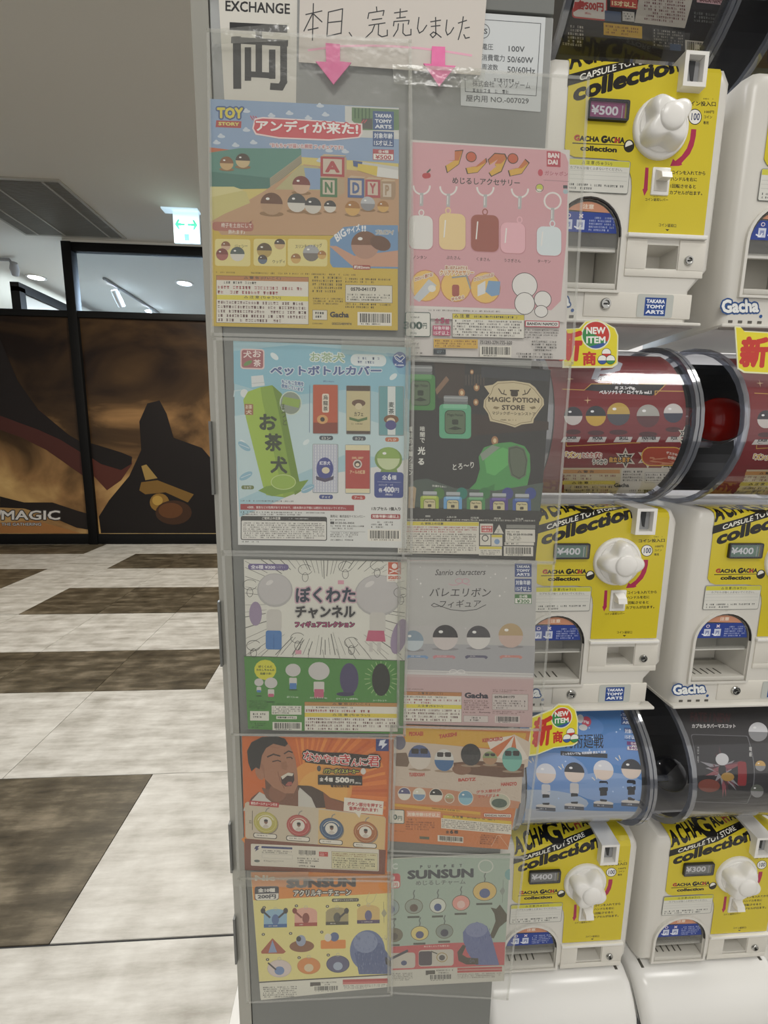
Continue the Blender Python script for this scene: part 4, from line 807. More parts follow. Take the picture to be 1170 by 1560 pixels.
for x, y, r, c in ((150, 212, 30, '#4d7db8'), (230, 216, 42, '#c0607c'), (375, 132, 50, '#4d7db8'), (546, 138, 70, '#c0607c')):
    a.ell(x, y, r, r * .85, '#c9c6c4'); a.rect(x - r * .5, y + r, x + r * .5, y + r * 2, '#cfccc6', 6); a.rect(x - r * .45, y + r * 1.7, x + r * .45, y + r * 2.5 if r > 45 else y + r * 2.2, c, 4)
    a.ell(x, y + (r * 3.0 if r < 45 else r * 2.6), r * .7, 5, '#2f5a2a', 10)
a.ell(745, 190, 62, 105, '#4b4468'); a.ell(720, 290, 60, 14, '#3c3658')
for i in range(20): t = i / 20 * 2 * math.pi; a.line([(955 + 75 * math.cos(t), 190 + 80 * math.sin(t)), (955 + 108 * math.cos(t), 190 + 115 * math.sin(t))], 4, '#a9c48a')
a.ell(955, 195, 60, 108, '#20241f'); 
for t, x0, x1, y in (('ぼくくん ver.', 335, 412, 315), ('わたしちゃん ver.', 487, 602, 320), ('ロケッくん (通常色)', 660, 802, 328), ('シークレット', 902, 992, 338)): a.T(t, x0, y, x1, 13, '#dfe6d8', .02)
a.micro(85, 330, 215, 390, 6, '#2c4a26'); a.rect(92, 402, 216, 464, '#dcdad0'); a.micro(110, 412, 200, 450, 2, INKC); a.micro(100, 478, 200, 515, 3, '#2c4a26')
a.micro(236, 348, 430, 362, 1, '#2c4a26'); a.rect(234, 366, 430, 424, '#dcdad0'); a.micro(240, 370, 425, 420, 4, INKC); a.rect(265, 434, 400, 454, '#dcdad0'); a.T('対象年齢15才以上', 272, 450, 394, 13, INKC, .05); a.bars(240, 474, 432, 528, '#dcdad0')
a.k = .012; warn(a, 450, 340, 1066, 532, '#b98a50', '#d9c54c', 1, 4, .38, .14)
sheet('channel_poster', 'white and green poster with radiating lines and bold channel lettering', 'poster', a, [(371.5, 852), (619.8, 855.7), (612, 1116), (378, 1110.5)], PY - .0005, fill='#dcdbd2')

# 6 --- ballet ribbon poster
a = plane_art(PY + .0006).fr(600, 850, 5.087, .01)
a.poly([(60, 22), (1110, 20), (1090, 720), (60, 700)], '#b9b8b6'); a.poly([(60, 640), (1095, 660), (1085, 920), (40, 900)], '#a9a9ad'); a.poly([(60, 520), (1095, 540), (1092, 680), (60, 660)], '#bcbab9')
for x, y, r in ((205, 70, 6), (180, 165, 7), (207, 197, 12), (222, 300, 7), (785, 125, 10), (868, 155, 10), (820, 292, 12), (858, 262, 6), (720, 62, 6), (118, 240, 7), (555, 545, 6), (750, 150, 6)):
    a.poly([(x - r, y), (x, y - r * .3), (x, y - r * 1.3), (x + r * .3, y), (x + r, y), (x, y + r * .3), (x, y + r * 1.3), (x - r * .3, y)], '#dedcda'); a.ell(x, y, r * .6, r * .6, '#e4e2e0', 8)
a.T('Sanrio characters', 318, 134, 705, 46, '#4a484a', .012, lean=.25, k=-.01)
a.ring(505, 178, 28, 18, 5, '#c99aa6'); a.ring(555, 178, 28, 18, 5, '#c99aa6'); a.line([(425, 200), (450, 210), (490, 208), (530, 190), (570, 208), (590, 206)], 5, '#c99aa6')
a.T('バレエリボン', 275, 298, 745, 68, '#3c3a3d', .008, lean=.15, k=.005); a.T('フィギュア', 350, 385, 668, 60, '#3c3a3d', .008, lean=.15, k=-.01)
a.line([(360, 370), (310, 378), (290, 365), (310, 350), (360, 372), (440, 400), (540, 410), (640, 398), (712, 362)], 5, '#3c3a3d')
# plain two-tone capsules in place of the figures
for x, y, r, c, b in ((150, 640, 80, '#8a9cab', '#c2ccd2'), (398, 615, 98, '#37353a', '#cfc6c4'), (655, 615, 92, '#4c4a50', '#d8d5d2'), (905, 600, 95, '#b79f78', '#c9b0a6')):
    a.ell(x, y + r * .92, r * 1.05, 12, '#908f92'); a.capsule(x, y, r, c, b)

a.rect(1, 1, 2, 2, '#b9b8b6')
tta(a, 936, 40, 1066, 145, '#42538a'); age(a, 936, 160, 1066, 262, '#42538a'); price(a, 936, 280, 1066, 354, '全4種', '¥300', '#4f7f4f')
a.fr(590, 990, 5.087, .02)
for x0, c in ((350, '#c98a90'), (600, '#66647a'), (868, '#c98a80'), (140, '#7a9ac0')):
    a.poly([(x0, 50), (x0 + 20, 40), (x0 + 160, 42), (x0 + 180, 55), (x0 + 165, 72), (x0 + 150, 60), (x0 + 30, 58), (x0 + 10, 70)], c); a.micro(x0 + 35, 41, x0 + 140, 54, 1, '#e3dcdc')
a.poly([(135, 155), (1130, 185), (1120, 600), (105, 570)], '#c5abab'); a.poly([(135, 152), (1130, 180), (1130, 215), (135, 188)], '#cfcdcc'); a.line([(135, 165), (1130, 194)], 3, '#a9a7a8'); a.line([(135, 198), (1130, 222)], 4, '#cfc6c6')
a.ring(510, 168, 30, 15, 6, '#dcdad9'); a.ring(570, 170, 30, 15, 6, '#dcdad9'); a.line([(460, 182), (540, 175), (620, 186)], 6, '#dcdad9')
a.poly([(135, 215), (1128, 240), (1120, 600), (105, 570)], '#c4a8a8')
a.micro(140, 295, 340, 308, 1, '#7a6464'); warn(a, 90, 318, 576, 552, n1=2, n2=4, split=.42, hd=.13)
a.T('Gacha', 598, 372, 782, 44, '#2a2a3c', .08); a.micro(592, 384, 795, 466, 5, '#6a5050'); a.micro(585, 476, 700, 490, 1, '#6a5050'); a.T('Runaway', 712, 490, 800, 14, '#5a3c44', .04)
a.micro(815, 302, 1085, 328, 2, '#7a6060'); a.frame(812, 338, 1090, 462, '#7a6a66', '#ccc2be', 2); a.T('0570-041173', 830, 372, 985, 18, INKC, .05, k=0); a.micro(820, 384, 1080, 456, 4, '#55484a'); a.micro(815, 470, 1070, 496, 2, '#6a5050')
a.frame(590, 506, 782, 558, '#8a7a76', '#cfc6c2', 2); a.micro(640, 514, 730, 552, 2, INKC); a.bars(832, 508, 1026, 564, '#cfc4c0')
sheet('ballet_poster', 'silver grey and dusty pink poster of ribbon figures with brush lettering', 'poster', a, [(611, 853), (818, 854), (810.5, 1108), (610, 1102)], PY + .0006, fill='#c4a8a8')

# 7 --- orange poster of a shouting man
a = plane_art(PY).fr(350, 1110, 4.5, .02)
a.poly([(84, 50), (1114, 62), (1075, 985), (105, 960)], '#cd6a2c')
for i in range(40):
    t = math.radians(-100 + i * 6.2); cx, cy = 520, 430; c_, s_ = math.cos(t), math.sin(t)
    R1 = min(590 / abs(c_) if c_ > 0 and abs(c_) > 1e-3 else (430 / abs(c_) if abs(c_) > 1e-3 else 9e9), 366 / abs(s_) if s_ < 0 else 9e9, 560)
    w_ = .03 if i % 2 else .018; a.poly([(cx, cy), (cx + R1 * math.cos(t - w_), cy + R1 * math.sin(t - w_)), (cx + R1 * math.cos(t + w_), cy + R1 * math.sin(t + w_))], random.choice(('#dd7e36', '#c25e26', '#e28c3c')))
a.ell(620, 400, 220, 190, '#dd9a48', 30); a.ell(640, 420, 170, 140, '#e0a854', 30)
# man: short black hair, wide open mouth, white tank top
a.poly([(180, 250), (240, 300), (250, 460), (200, 430), (150, 470), (110, 540), (820, 540), (790, 500), (690, 470), (620, 420), (560, 390), (470, 385), (420, 430)], '#6d4734')
a.poly([(460, 385), (540, 388), (640, 430), (700, 480), (790, 540), (520, 540)], '#463228'); a.poly([(640, 430), (700, 478), (780, 505), (790, 560), (660, 560)], '#8a5236')
a.poly([(150, 490), (205, 430), (330, 500), (420, 560), (480, 400), (560, 470), (600, 560), (90, 560), (110, 520)], '#c9c5bc')
a.poly([(220, 400), (360, 440), (470, 400), (470, 540), (360, 560), (250, 470)], '#7b4f39'); a.ell(330, 430, 60, 70, '#8a5a42', rot=20)
a.poly([(190, 180), (240, 110), (350, 70), (410, 110), (450, 200), (465, 300), (470, 380), (440, 440), (380, 440), (300, 400), (240, 340), (200, 280)], '#a8765a')
a.poly([(200, 220), (235, 250), (245, 340), (215, 320), (185, 270)], '#9a6a50'); a.ell(205, 300, 26, 50, '#a8765a', rot=-20)
a.poly([(120, 150), (150, 90), (220, 55), (320, 48), (380, 66), (400, 100), (380, 120), (300, 100), (250, 130), (222, 180), (212, 240), (205, 275), (180, 262), (150, 290), (128, 230)], '#211d1c')
a.poly([(350, 330), (400, 300), (440, 300), (444, 350), (420, 390), (380, 392), (358, 370)], '#3a2220'); a.poly([(352, 325), (400, 298), (438, 304), (430, 322), (395, 318), (362, 345)], '#d6cfc0'); a.poly([(380, 385), (400, 362), (425, 360), (430, 378), (410, 390)], '#a85a50')
a.poly([(350, 230), (385, 218), (400, 255), (385, 280), (355, 270)], '#9a6a4e'); a.line([(295, 222), (330, 214), (350, 222)], 8, '#4a2f26'); a.line([(392, 196), (418, 192), (430, 202)], 8, '#4a2f26')
a.line([(260, 190), (300, 172), (345, 184)], 10, '#3a2722'); a.line([(375, 168), (405, 150), (430, 160)], 9, '#3a2722'); a.line([(330, 290), (345, 350), (375, 405)], 4, '#7f523c'); a.line([(280, 120), (340, 130)], 3, '#8f6048')
t_ = 'なかやまきんに君'
xs_ = [508, 578, 640, 696, 752, 832, 890, 945]; ws = [66, 58, 54, 52, 76, 54, 50, 82]; ys_ = [216, 222, 226, 236, 240, 248, 244, 250]; hs_ = [66, 54, 54, 52, 72, 50, 50, 72]
pts = [(502, 150), (560, 145), (640, 160), (760, 162), (960, 180), (1030, 195), (1022, 262), (960, 272), (860, 262), (740, 250), (600, 240), (520, 228)]
a.poly(pts, '#2a1c18')
for ch, x, w_, y, h in zip(t_, xs_, ws, ys_, hs_): a.T(ch, x, y, x + w_, h, '#ece4dc', .06, '#2a1c18', 12, k=.03)
for ch, x, w_, y, h in zip(t_, xs_, ws, ys_, hs_): a.T(ch, x, y, x + w_, h, '#c0343a', .03, '#efe9e2', 4, k=.03)
a.T('パワーボイスメーカー', 645, 298, 885, 30, '#d6d04a', .04, '#33302a', 7, k=.01); a.ell(612, 270, 14, 20, '#4a4a4a'); a.ell(915, 285, 18, 22, '#d8d4cc')
a.rect(606, 310, 908, 376, '#1f1c1a'); a.T('全', 616, 352, 644, 26, '#eae6de', .05); a.T('4', 650, 354, 674, 36, '#eae6de', .08); a.T('種', 678, 356, 708, 28, '#eae6de', .05); a.T('500', 724, 362, 820, 38, '#eae6de', .08); a.T('円', 824, 366, 852, 28, '#eae6de', .05); a.T('(税込)', 858, 372, 900, 14, '#eae6de', .03); a.T('電池交換可能', 692, 394, 822, 18, '#2a1c18', .05)
a.rect(1002, 64, 1090, 150, '#2e3c7c'); a.poly([(1030, 78), (1070, 72), (1058, 98), (1082, 100), (1040, 138), (1046, 112), (1020, 116)], '#dfe3ee')
a.fr(350, 1210, 4.5, .1)
a.k = .075
a.poly([(105, 60), (120, 48), (600, 90), (1060, 150), (1070, 165), (1062, 380), (120, 300), (108, 285)], '#c9bca6'); a.poly([(610, 100), (1060, 152), (1068, 170), (1060, 378), (605, 340)], '#d8b880')
a.poly([(105, 300), (1070, 378), (1062, 545), (105, 515)], '#7c4a3a')
a.fr(350, 1210, 4.5, .03); a.poly([(136, 38), (340, 55), (336, 88), (135, 72)], '#b23c3c'); a.k = .07; a.T('銀色ボールチェーン付き', 146, 66, 326, 20, '#ecdcd4', .04)
a.poly([(785, 18), (1055, 45), (1048, 138), (900, 125), (888, 158), (862, 122), (780, 110)], '#e2dccf'); a.T('ボタン部分を押すと', 806, 74, 1044, 28, '#b23c3c', .05); a.T('音声が流れます!', 818, 106, 1015, 28, '#b23c3c', .05)
for x, y, rx, c, d in ((247, 190, 82, '#b8ae5a', '#d2ca86'), (472, 210, 82, '#b0504c', '#cf8a80'), (697, 232, 82, '#3f5878', '#7a92ac'), (930, 255, 82, '#a8683c', '#c9986a')):
    a.ell(x + 6, y + 6, rx, 76, '#8d8070', rot=5); a.ell(x, y, rx, 74, c, rot=5); a.ell(x, y, rx * .86, 62, d, rot=5); a.ell(x, y, rx * .82, 58, c, rot=5)
    a.ell(x, y, rx * .52, 40, '#e0dbd0'); a.ell(x + 2, y - 6, 13, 15, '#7d5442', 12); a.ell(x + 2, y - 14, 14, 9, '#2a2422', 10); a.poly([(x - 22, y + 28), (x, y + 8), (x + 24, y + 26), (x + 10, y + 36), (x - 10, y + 36)], '#c9c0b4')
    a.ring(x, y, rx * .68, 50, 5, '#e6e0cc', 24, 200, 340); a.line([(x, y - 74), (x + 8, y - 92), (x + 24, y - 100)], 7, '#8d8a84')
    a.rect(x - 85, y + 68, x + 78, y + 102, '#3a342e', 14); a.rect(x - 80, y + 72, x + 73, y + 98, '#e2dccf', 12); a.micro(x - 62, y + 80, x + 60, y + 92, 1, INKC)
a.line([(156, 110), (156, 240)], 4, '#4a423a'); a.T('32', 134, 195, 150, 22, '#4a423a', .03)
a.k = .045; a.rect(146, 334, 1022, 484, '#d9d3c4', 8); a.poly([(180, 350), (205, 348), (192, 366), (204, 368), (174, 388), (182, 372), (168, 370)], '#3c3a66'); a.rect(218, 350, 430, 364, '#3c4474', 4); a.micro(222, 374, 428, 398, 2, INKC); a.frame(222, 402, 430, 430, '#888', '#dcd6c8', 1); a.ell(188, 452, 20, 9, '#66706a'); a.micro(232, 444, 370, 458, 2, INKC)
a.bars(466, 372, 596, 414, '#d9d3c4'); a.rect(612, 388, 674, 420, '#c04a44'); a.micro(618, 392, 668, 416, 2, '#ecdcd4'); a.frame(698, 386, 1014, 504, '#6a6050', '#d6cfa8', 2); a.micro(706, 394, 1005, 420, 2, '#8a5a40'); a.micro(706, 424, 1005, 498, 5, '#55504a'); a.micro(464, 426, 620, 470, 3, INKC); a.micro(462, 476, 645, 494, 1, INKC)
sheet('shouting_man_poster', 'orange poster of a dark-haired man in a white vest shouting', 'poster', a, [(368.7, 1121), (597.5, 1123.8), (586.5, 1331), (373, 1324)], PY, fill='#7c4a3a')

# 8 --- beach poster with sunglasses figures
a = plane_art(PY + .001).fr(580, 1100, 4.875, .03)
a.poly([(60, 30), (1115, 50), (945, 945), (60, 880)], '#c97a42'); a.poly([(180, 40), (1080, 80), (1060, 200), (800, 190), (180, 150)], '#cfa23c')
a.poly([(95, 140), (400, 160), (820, 200), (1060, 230), (1040, 600), (700, 560), (500, 500), (95, 480)], '#c8b8a8'); a.poly([(90, 470), (500, 500), (1035, 590), (1020, 640), (90, 600)], '#c08868')
random.seed(5)
for i in range(120): x, y = random.uniform(110, 1000), random.uniform(380, 560); a.line([(x, y), (x + 14, y + 8)], 2, random.choice(('#b59f8c', '#d6c8ba')))
a.poly([(860, 160), (990, 90), (1110, 150), (1090, 330), (1000, 360), (860, 300)], '#cfc0b0')
for i in range(0, 8, 1):
    t0, t1 = math.radians(60 + i * 22), math.radians(82 + i * 22); a.poly([(992, 95), (992 + 210 * math.cos(t0), 95 + 200 * math.sin(t0)), (992 + 210 * math.cos(t1), 95 + 200 * math.sin(t1))], '#c8703f' if i % 2 else '#ddd4c8') if i < 5 else None
a.poly([(95, 230), (190, 225), (215, 290), (200, 330), (110, 325)], '#77604e'); a.ell(140, 150, 45, 55, '#6a6878')
a.poly([(540, 300), (700, 285), (1065, 310), (1060, 405), (900, 410), (640, 385), (545, 360)], '#6a4733'); a.ell(600, 350, 70, 40, '#86604a'); a.line([(560, 310), (1060, 340)], 5, '#8a6248')
for x, y, rx, ry, c, b in ((288, 260, 84, 92, '#50608c', '#d2c8bc'), (470, 280, 72, 82, '#d0cfca', '#3f6a9a'), (668, 240, 74, 82, '#222226', '#3a383a'), (810, 265, 54, 50, '#8a9a68', '#b08a6a'), (975, 275, 74, 90, '#5f9c94', '#7ab8aa')):
    a.ell(x, y + ry, rx, 10, '#a08a74'); a.capsule(x, y, rx, c, b, ry)
    a.rect(x - rx * .72, y - ry * .72, x - rx * .08, y - ry * .3, '#2a2426', 8); a.rect(x + rx * .08, y - ry * .72, x + rx * .72, y - ry * .3, '#2a2426', 8); a.line([(x - rx * .1, y - ry * .6), (x + rx * .1, y - ry * .6)], 4, '#2a2426')
for x, y, r, c, b in ((175, 530, 44, '#5a5880', '#dcd6ca'), (285, 535, 44, '#d8d4c4', '#7a96b4'), (410, 540, 46, '#232326', '#dcd6ca'), (510, 565, 32, '#a9b088', '#b08a6a'), (630, 560, 52, '#6a9ab4', '#8ab8c8')): a.ell(x, y, r + 5, r + 5, '#dcd2c4'); a.capsule(x, y, r, c, b)
for t, x0, x1, y, h, kk in (('PEOKAEII', 210, 315, 102, 32, -.02), ('TAKESHI', 432, 565, 122, 30, -.15), ('KEROKERO', 755, 905, 150, 30, -.1), ('TUXEDOSAM', 210, 325, 402, 28, 0), ('BADTZ', 575, 705, 440, 24, -.05), ('HANGYO', 892, 1010, 474, 28, -.04)): a.T(t, x0, y, x1, h, '#b8483a', .07, k=kk)
a.ell(885, 590, 78, 64, '#d9cdbc'); a.ell(885, 590, 70, 58, '#b8b8a4'); a.ell(880, 600, 58, 34, '#4a5c50'); a.T('グラス部分が', 708, 530, 890, 24, '#b8483a', .05, k=-.08); a.T('クリアだよ★', 722, 560, 880, 22, '#b8483a', .05, k=-.06)
a.k = .1; a.rect(100, 602, 740, 625, '#d6a83c'); a.rect(100, 622, 740, 640, '#c98a3a'); a.micro(380, 630, 660, 645, 1, '#6a3a20')
a.k = .03; a.frame(60, 645, 176, 750, '#3f5a50', '#dcd6c8', 5, 12); a.T('0', 92, 722, 122, 40, '#3f5a50', .05); a.T('円', 126, 726, 158, 32, '#3f5a50', .04)
a.rect(192, 656, 444, 700, '#dfa890'); a.T('対象年齢15才以上', 200, 694, 436, 28, '#e8dccc', .05); a.micro(190, 710, 380, 728, 1, '#5a2f1c'); a.micro(185, 732, 410, 800, 4, '#7a3f24')
a.rect(762, 672, 972, 706, '#b8483a', 5); a.rect(767, 677, 967, 701, '#ded8cc', 4); a.T('BANDAI NAMCO', 775, 698, 960, 16, '#5a2f2c', .04)
a.k = .09; a.rect(462, 688, 970, 742, '#d6b83c'); a.T('△ 注 意', 530, 706, 610, 18, INKC, .03); a.micro(640, 700, 930, 715, 1, INKC); a.rect(448, 710, 970, 785, '#dcd6c8'); a.micro(454, 716, 964, 780, 5, '#55504a')
a.T('全', 482, 824, 508, 22, '#3a2a1c', .04, k=0); a.T('6', 514, 826, 538, 28, '#3a2a1c', .07, k=0); a.T('種', 544, 826, 574, 24, '#3a2a1c', .04, k=0)
a.k = .07; a.bars(422, 836, 612, 882, '#dcd6c8'); a.micro(736, 828, 880, 905, 5, '#8a4a2a'); a.rect(288, 846, 360, 866, '#5f5f4a'); a.micro(95, 800, 200, 812, 1, '#7a3f24')
a.line([(820, 920), (865, 838), (900, 838)], 4, '#dcae8a'); a.line([(880, 838), (945, 925)], 4, '#dcae8a')
sheet('beach_poster', 'orange and sandy beach poster with row of round shapes wearing sunglasses', 'poster', a, [(593, 1103), (806, 1112), (773.5, 1294), (594, 1281)], PY + .001, fill='#c97a42')

# 9 --- yellow acrylic keyholder poster
a = plane_art(PY + .0004).fr(370, 1320, 4.875, -.03, .05)
a.poly([(60, 40), (1100, 40), (1100, 890), (135, 990)], '#dcdace'); a.poly([(60, 40), (1098, 40), (1100, 800), (122, 852), (76, 250)], '#e2d88e'); a.poly([(60, 40), (1098, 35), (1098, 195), (80, 248)], '#dd9048'); a.ell(1095, 135, 88, 55, '#e08a20', 16, 90, 270); a.line([(122, 858), (1100, 800)], 9, '#4a463f')
a.T('Nic', 90, 105, 240, 42, '#ece2cc', .05, k=-.01)
a.k = -.02; a.kx = 0
a.T('SUNSUN', 326, 156, 836, 62, '#4d4748', .12, '#7a6a60', 4, k=-.02)
a.T('アクリルキーチェーン', 378, 218, 802, 46, '#e9e4d8', .04, '#54504a', 7, k=-.02)
a.rect(660, 236, 862, 262, '#5a564c', 12); a.T('全種アソートコンプリート', 672, 256, 850, 15, '#dcd8c8', .04)
a.rect(88, 146, 268, 250, '#4c4c54', 18); a.poly([(92, 202), (266, 196), (264, 232), (248, 244), (110, 248), (94, 236)], '#e2e0d8'); a.T('全10種', 112, 190, 240, 30, '#e6e4dc', .06); a.T('200円', 110, 238, 246, 32, '#4c4c54', .06)
random.seed(11)
def tagpic(x, y, w, h, bg, bar, fig, round_=False):
    if round_: a.ell(x, y, w, h, bg); a.ell(x, y + h * .25, w * .42, h * .5, fig, 14); a.ring(x, y, w, h, 5, bar)
    else:
        a.rect(x - w, y - h * .6, x + w, y + h, bg); a.ell(x, y - h * .6, w * .96, h * .5, bg, 16); a.ell(x, y + h * .1, w * .32, h * .6, fig, 14); a.rect(x - w, y + h * .62, x + w, y + h * 1.02, bar); a.micro(x - w * .6, y + h * .72, x + w * .6, y + h * .92, 1, '#e6e2d8')
    a.ring(x, y - h * 1.12, 12, 12, 3, '#b9b7a8', 12)
for n_, (x, y, w, h, bg, bar, fig, rd) in enumerate([(242, 385, 86, 66, '#8fb4cc', '#3f68a0', '#5a74a4', 0), (468, 375, 84, 66, '#dfa896', '#a8483c', '#8a4438', 0), (700, 370, 84, 62, '#a89c74', '#4a4638', '#5a5850', 0), (932, 355, 84, 66, '#d6b878', '#5a4a6a', '#6a6890', 0)]): tagpic(x, y, w, h, bg, bar, fig, rd)
for x0, s_, c in ((150, 1, '#3f3c40'), (318, -1, '#3f3c40'), (385, 1, '#8a4438'), (770, -1, '#3f3c40')): a.line([(x0, 330), (x0 + s_ * 50, 375)], 14, c); a.ell(x0, 326, 18, 22, c, 10)
a.poly([(220, 530), (320, 630), (300, 645), (140, 645), (135, 630)], '#a8583c'); a.poly([(220, 545), (255, 635), (190, 638)], '#8a9cc0'); a.ell(438, 590, 92, 44, '#8a5a3c'); a.ell(432, 548, 36, 42, '#9aa4bc'); a.ell(415, 535, 18, 20, '#33343c')
a.rect(578, 545, 764, 610, '#dd8a3c', 10); a.ell(680, 520, 34, 34, '#5a6a94'); a.ell(632, 525, 26, 30, '#d8d4c8'); tagpic(272, 755, 88, 64, '#d6c8c4', '#c9bcae', '#6a88b8', 1); a.line([(190, 715), (245, 762)], 12, '#3f3c40'); tagpic(490, 735, 84, 60, '#d68a48', '#c98a4a', '#d8c8a8', 1); tagpic(706, 722, 84, 62, '#5c5c7c', '#4a4a68', '#a4b0c4', 1)
for x, y in ((158, 302), (398, 290), (628, 294), (860, 285), (152, 502), (355, 495), (586, 485), (184, 688), (418, 674), (634, 655)): a.ell(x, y, 13, 11, '#54503f', 12); a.ell(x, y, 4, 6, '#dcd8c8', 6)
a.line([(940, 190), (915, 250), (930, 280), (970, 255), (995, 195)], 4, '#c9bf8c'); a.line([(1045, 262), (1048, 415)], 3, '#8a876a'); a.poly([(1028, 345), (1048, 310), (1070, 345), (1048, 378)], '#a8a488')
# plain blue furry mound, no face
a.ell(925, 620, 130, 150, '#6a78a0', 30); a.poly([(830, 640), (1020, 560), (1100, 680), (1100, 795), (862, 798)], '#56648f'); a.ell(910, 560, 90, 80, '#8490b0', 24); a.poly([(1056, 665), (1100, 700), (1100, 745), (1060, 720)], '#26242a')
for i in range(160): x, y = random.uniform(840, 1070), random.uniform(500, 785); a.line([(x, y), (x + random.uniform(-4, 6), y + 14)], 2, random.choice(('#8c98b8', '#4c5a86', '#74819f')))
a.k = -.03; a.micro(150, 890, 405, 975, 6, INKC); a.rect(500, 858, 578, 888, '#54504a'); a.micro(585, 852, 710, 884, 2, INKC); a.bars(520, 884, 716, 930, '#dcdace'); a.rect(742, 838, 1078, 858, '#b84a48'); a.rect(742, 856, 1078, 874, '#c9706a'); a.micro(745, 878, 1078, 910, 3, '#6a6660')
sheet('keyholder_poster', 'cream yellow and orange poster of acrylic key tags with blue furry mound', 'poster', a, [(382, 1329), (595.5, 1327), (596, 1502), (397, 1521)], PY + .0004, fill='#dcdace')

# 10 -- pale teal charm poster
a = plane_art(PY + .001).fr(580, 1290, 5.318, -.03)
a.poly([(30, 100), (1050, 50), (985, 1080), (30, 1130)], '#c9c7bc'); a.poly([(30, 100), (1048, 52), (1000, 960), (30, 1000)], '#a4b4a6')
a.T('C', 88, 182, 138, 50, '#d0d8d0', .06); a.ell(1046, 222, 42, 45, '#7ea6a4', 14, 90, 270)
for i, c in enumerate('PUPPET'): a.T(c, 318 + i * 64, 172 - i * 2, 338 + i * 64, 24, '#55585a', .07)
a.T('SUNSUN', 216, 262, 752, 74, '#474a50', .13, k=-.03); a.T('めじるしチャーム', 284, 312, 686, 38, '#6a6e6c', .02)
a.rect(-20, 218, 158, 338, '#c95a5c', 24); a.rect(-14, 280, 152, 332, '#dcdad0', 18); a.T('円', 100, 326, 136, 36, '#c95a5c', .03); a.T('種', 84, 264, 116, 26, '#e8dcd8', .03)
for x, y, rx, ry, bg, fig in ((80, 490, 72, 70, '#9aa8a6', '#4a5a80'), (268, 480, 74, 62, '#96a094', '#6a5a50'), (462, 475, 68, 62, '#d0d4c8', '#4a5a8a'), (650, 452, 74, 64, '#dd9c90', '#e0c0b8'), (842, 358, 98, 78, '#d6b870', '#5a6690'), (108, 712, 72, 58, '#7a7462', '#5a5448'), (316, 698, 74, 60, '#d8c880', '#5a5c80'), (516, 682, 72, 60, '#8a958c', '#4a4a58')):
    a.ell(x, y, rx, ry, '#6f6a58'); a.ell(x, y, rx - 5, ry - 5, bg); a.ell(x, y + ry * .2, rx * .45, ry * .5, fig, 14); a.line([(x - 2, y - ry), (x + 4, y - ry - 22), (x - 4, y - ry - 44), (x + 6, y - ry - 68)], 9, '#6f7672'); a.rect(x - rx * .7, y + ry + 18, x + rx * .62, y + ry + 34, '#55594f')
a.ring(850, 155, 58, 50, 9, '#c8ccc2'); a.line([(992, 265), (985, 450)], 3, '#7a8078'); a.poly([(962, 355), (992, 320), (1006, 355), (985, 395)], '#8f978e')
a.poly([(30, 810), (600, 775), (1008, 770), (1000, 955), (30, 1000)], '#c05a5c'); a.rect(40, 860, 280, 985, '#c4beb2', 24); a.rect(306, 835, 590, 968, '#c4beb2', 24)
a.rect(308, 845, 415, 960, '#4f4750', 18); a.line([(410, 845), (455, 862)], 9, '#55554a'); a.ring(496, 892, 42, 36, 6, '#a08a4a'); a.ell(496, 895, 24, 22, '#5a5654'); a.line([(80, 905), (215, 840)], 20, '#43434e'); a.ell(188, 938, 24, 20, '#4a5478'); a.T('めじるしとしても使える!', 350, 812, 555, 14, '#e8dcd0', .03)
a.poly([(890, 490), (935, 500), (965, 465), (1022, 545), (1020, 600), (960, 650), (915, 740), (880, 730), (930, 600), (920, 540)], '#55503f')
a.poly([(665, 690), (700, 640), (780, 605), (860, 640), (900, 740), (960, 955), (770, 955), (700, 850), (668, 760)], '#66709c'); a.ell(775, 670, 88, 60, '#8089ac'); a.poly([(665, 790), (620, 850), (630, 920), (690, 950), (790, 950), (790, 900), (700, 895), (660, 870), (690, 800)], '#4a4438')
for i in range(140): x, y = random.uniform(710, 890), random.uniform(650, 930); a.line([(x, y), (x + random.uniform(-4, 6), y + 16)], 2, random.choice(('#8089ac', '#4c5680', '#707aa2')))
a.micro(86, 1020, 260, 1085, 5, '#6a665e'); a.rect(364, 1000, 440, 1036, '#55514a'); a.micro(450, 990, 600, 1030, 2, '#6a665e'); a.bars(385, 1030, 585, 1085, '#c9c7bc'); a.rect(620, 978, 982, 996, '#b85450'); a.rect(620, 1000, 982, 1018, '#b85450'); a.micro(622, 1024, 978, 1066, 3, '#8a7e74')
sheet('charm_poster', 'pale teal poster of round charms with blue furry mound', 'poster', a, [(596, 1307), (776.5, 1299.5), (768, 1494), (596, 1503)], PY + .001, fill='#c9c7bc')

# ------------------------------------------------------------------ pockets over the posters
QY = FY - .0075
pocket('clear pocket over the toy poster, its top lying across the exchange sign', [(315, 45), (627, 62), (631, 520), (322, 512)], QY - .001, seed=1)
pocket('clear pocket over the pink keyring poster, sticking out past the machine edge', [(622, 100), (898, 118), (873, 556), (618, 548)], QY + .001, seed=2, amp=.0009)
pocket('clear pocket over the tea bottle poster', [(325, 514), (632, 522), (628, 845), (337, 842)], QY - .002, seed=3)
pocket('clear pocket over the glowing potion poster', [(618, 546), (870, 556), (846, 858), (612, 852)], QY, seed=4)
pocket('clear pocket over the white and green channel poster', [(335, 640), (624, 846), (618, 1120), (350, 1120)], QY - .0008, seed=5) if False else pocket('clear pocket over the white and green channel poster', [(338, 842), (624, 848), (618, 1121), (352, 1120)], QY - .0008, seed=5)
pocket('clear pocket over the ballet ribbon poster', [(606, 852), (845, 856), (824, 1112), (604, 1108)], QY + .0008, seed=6)
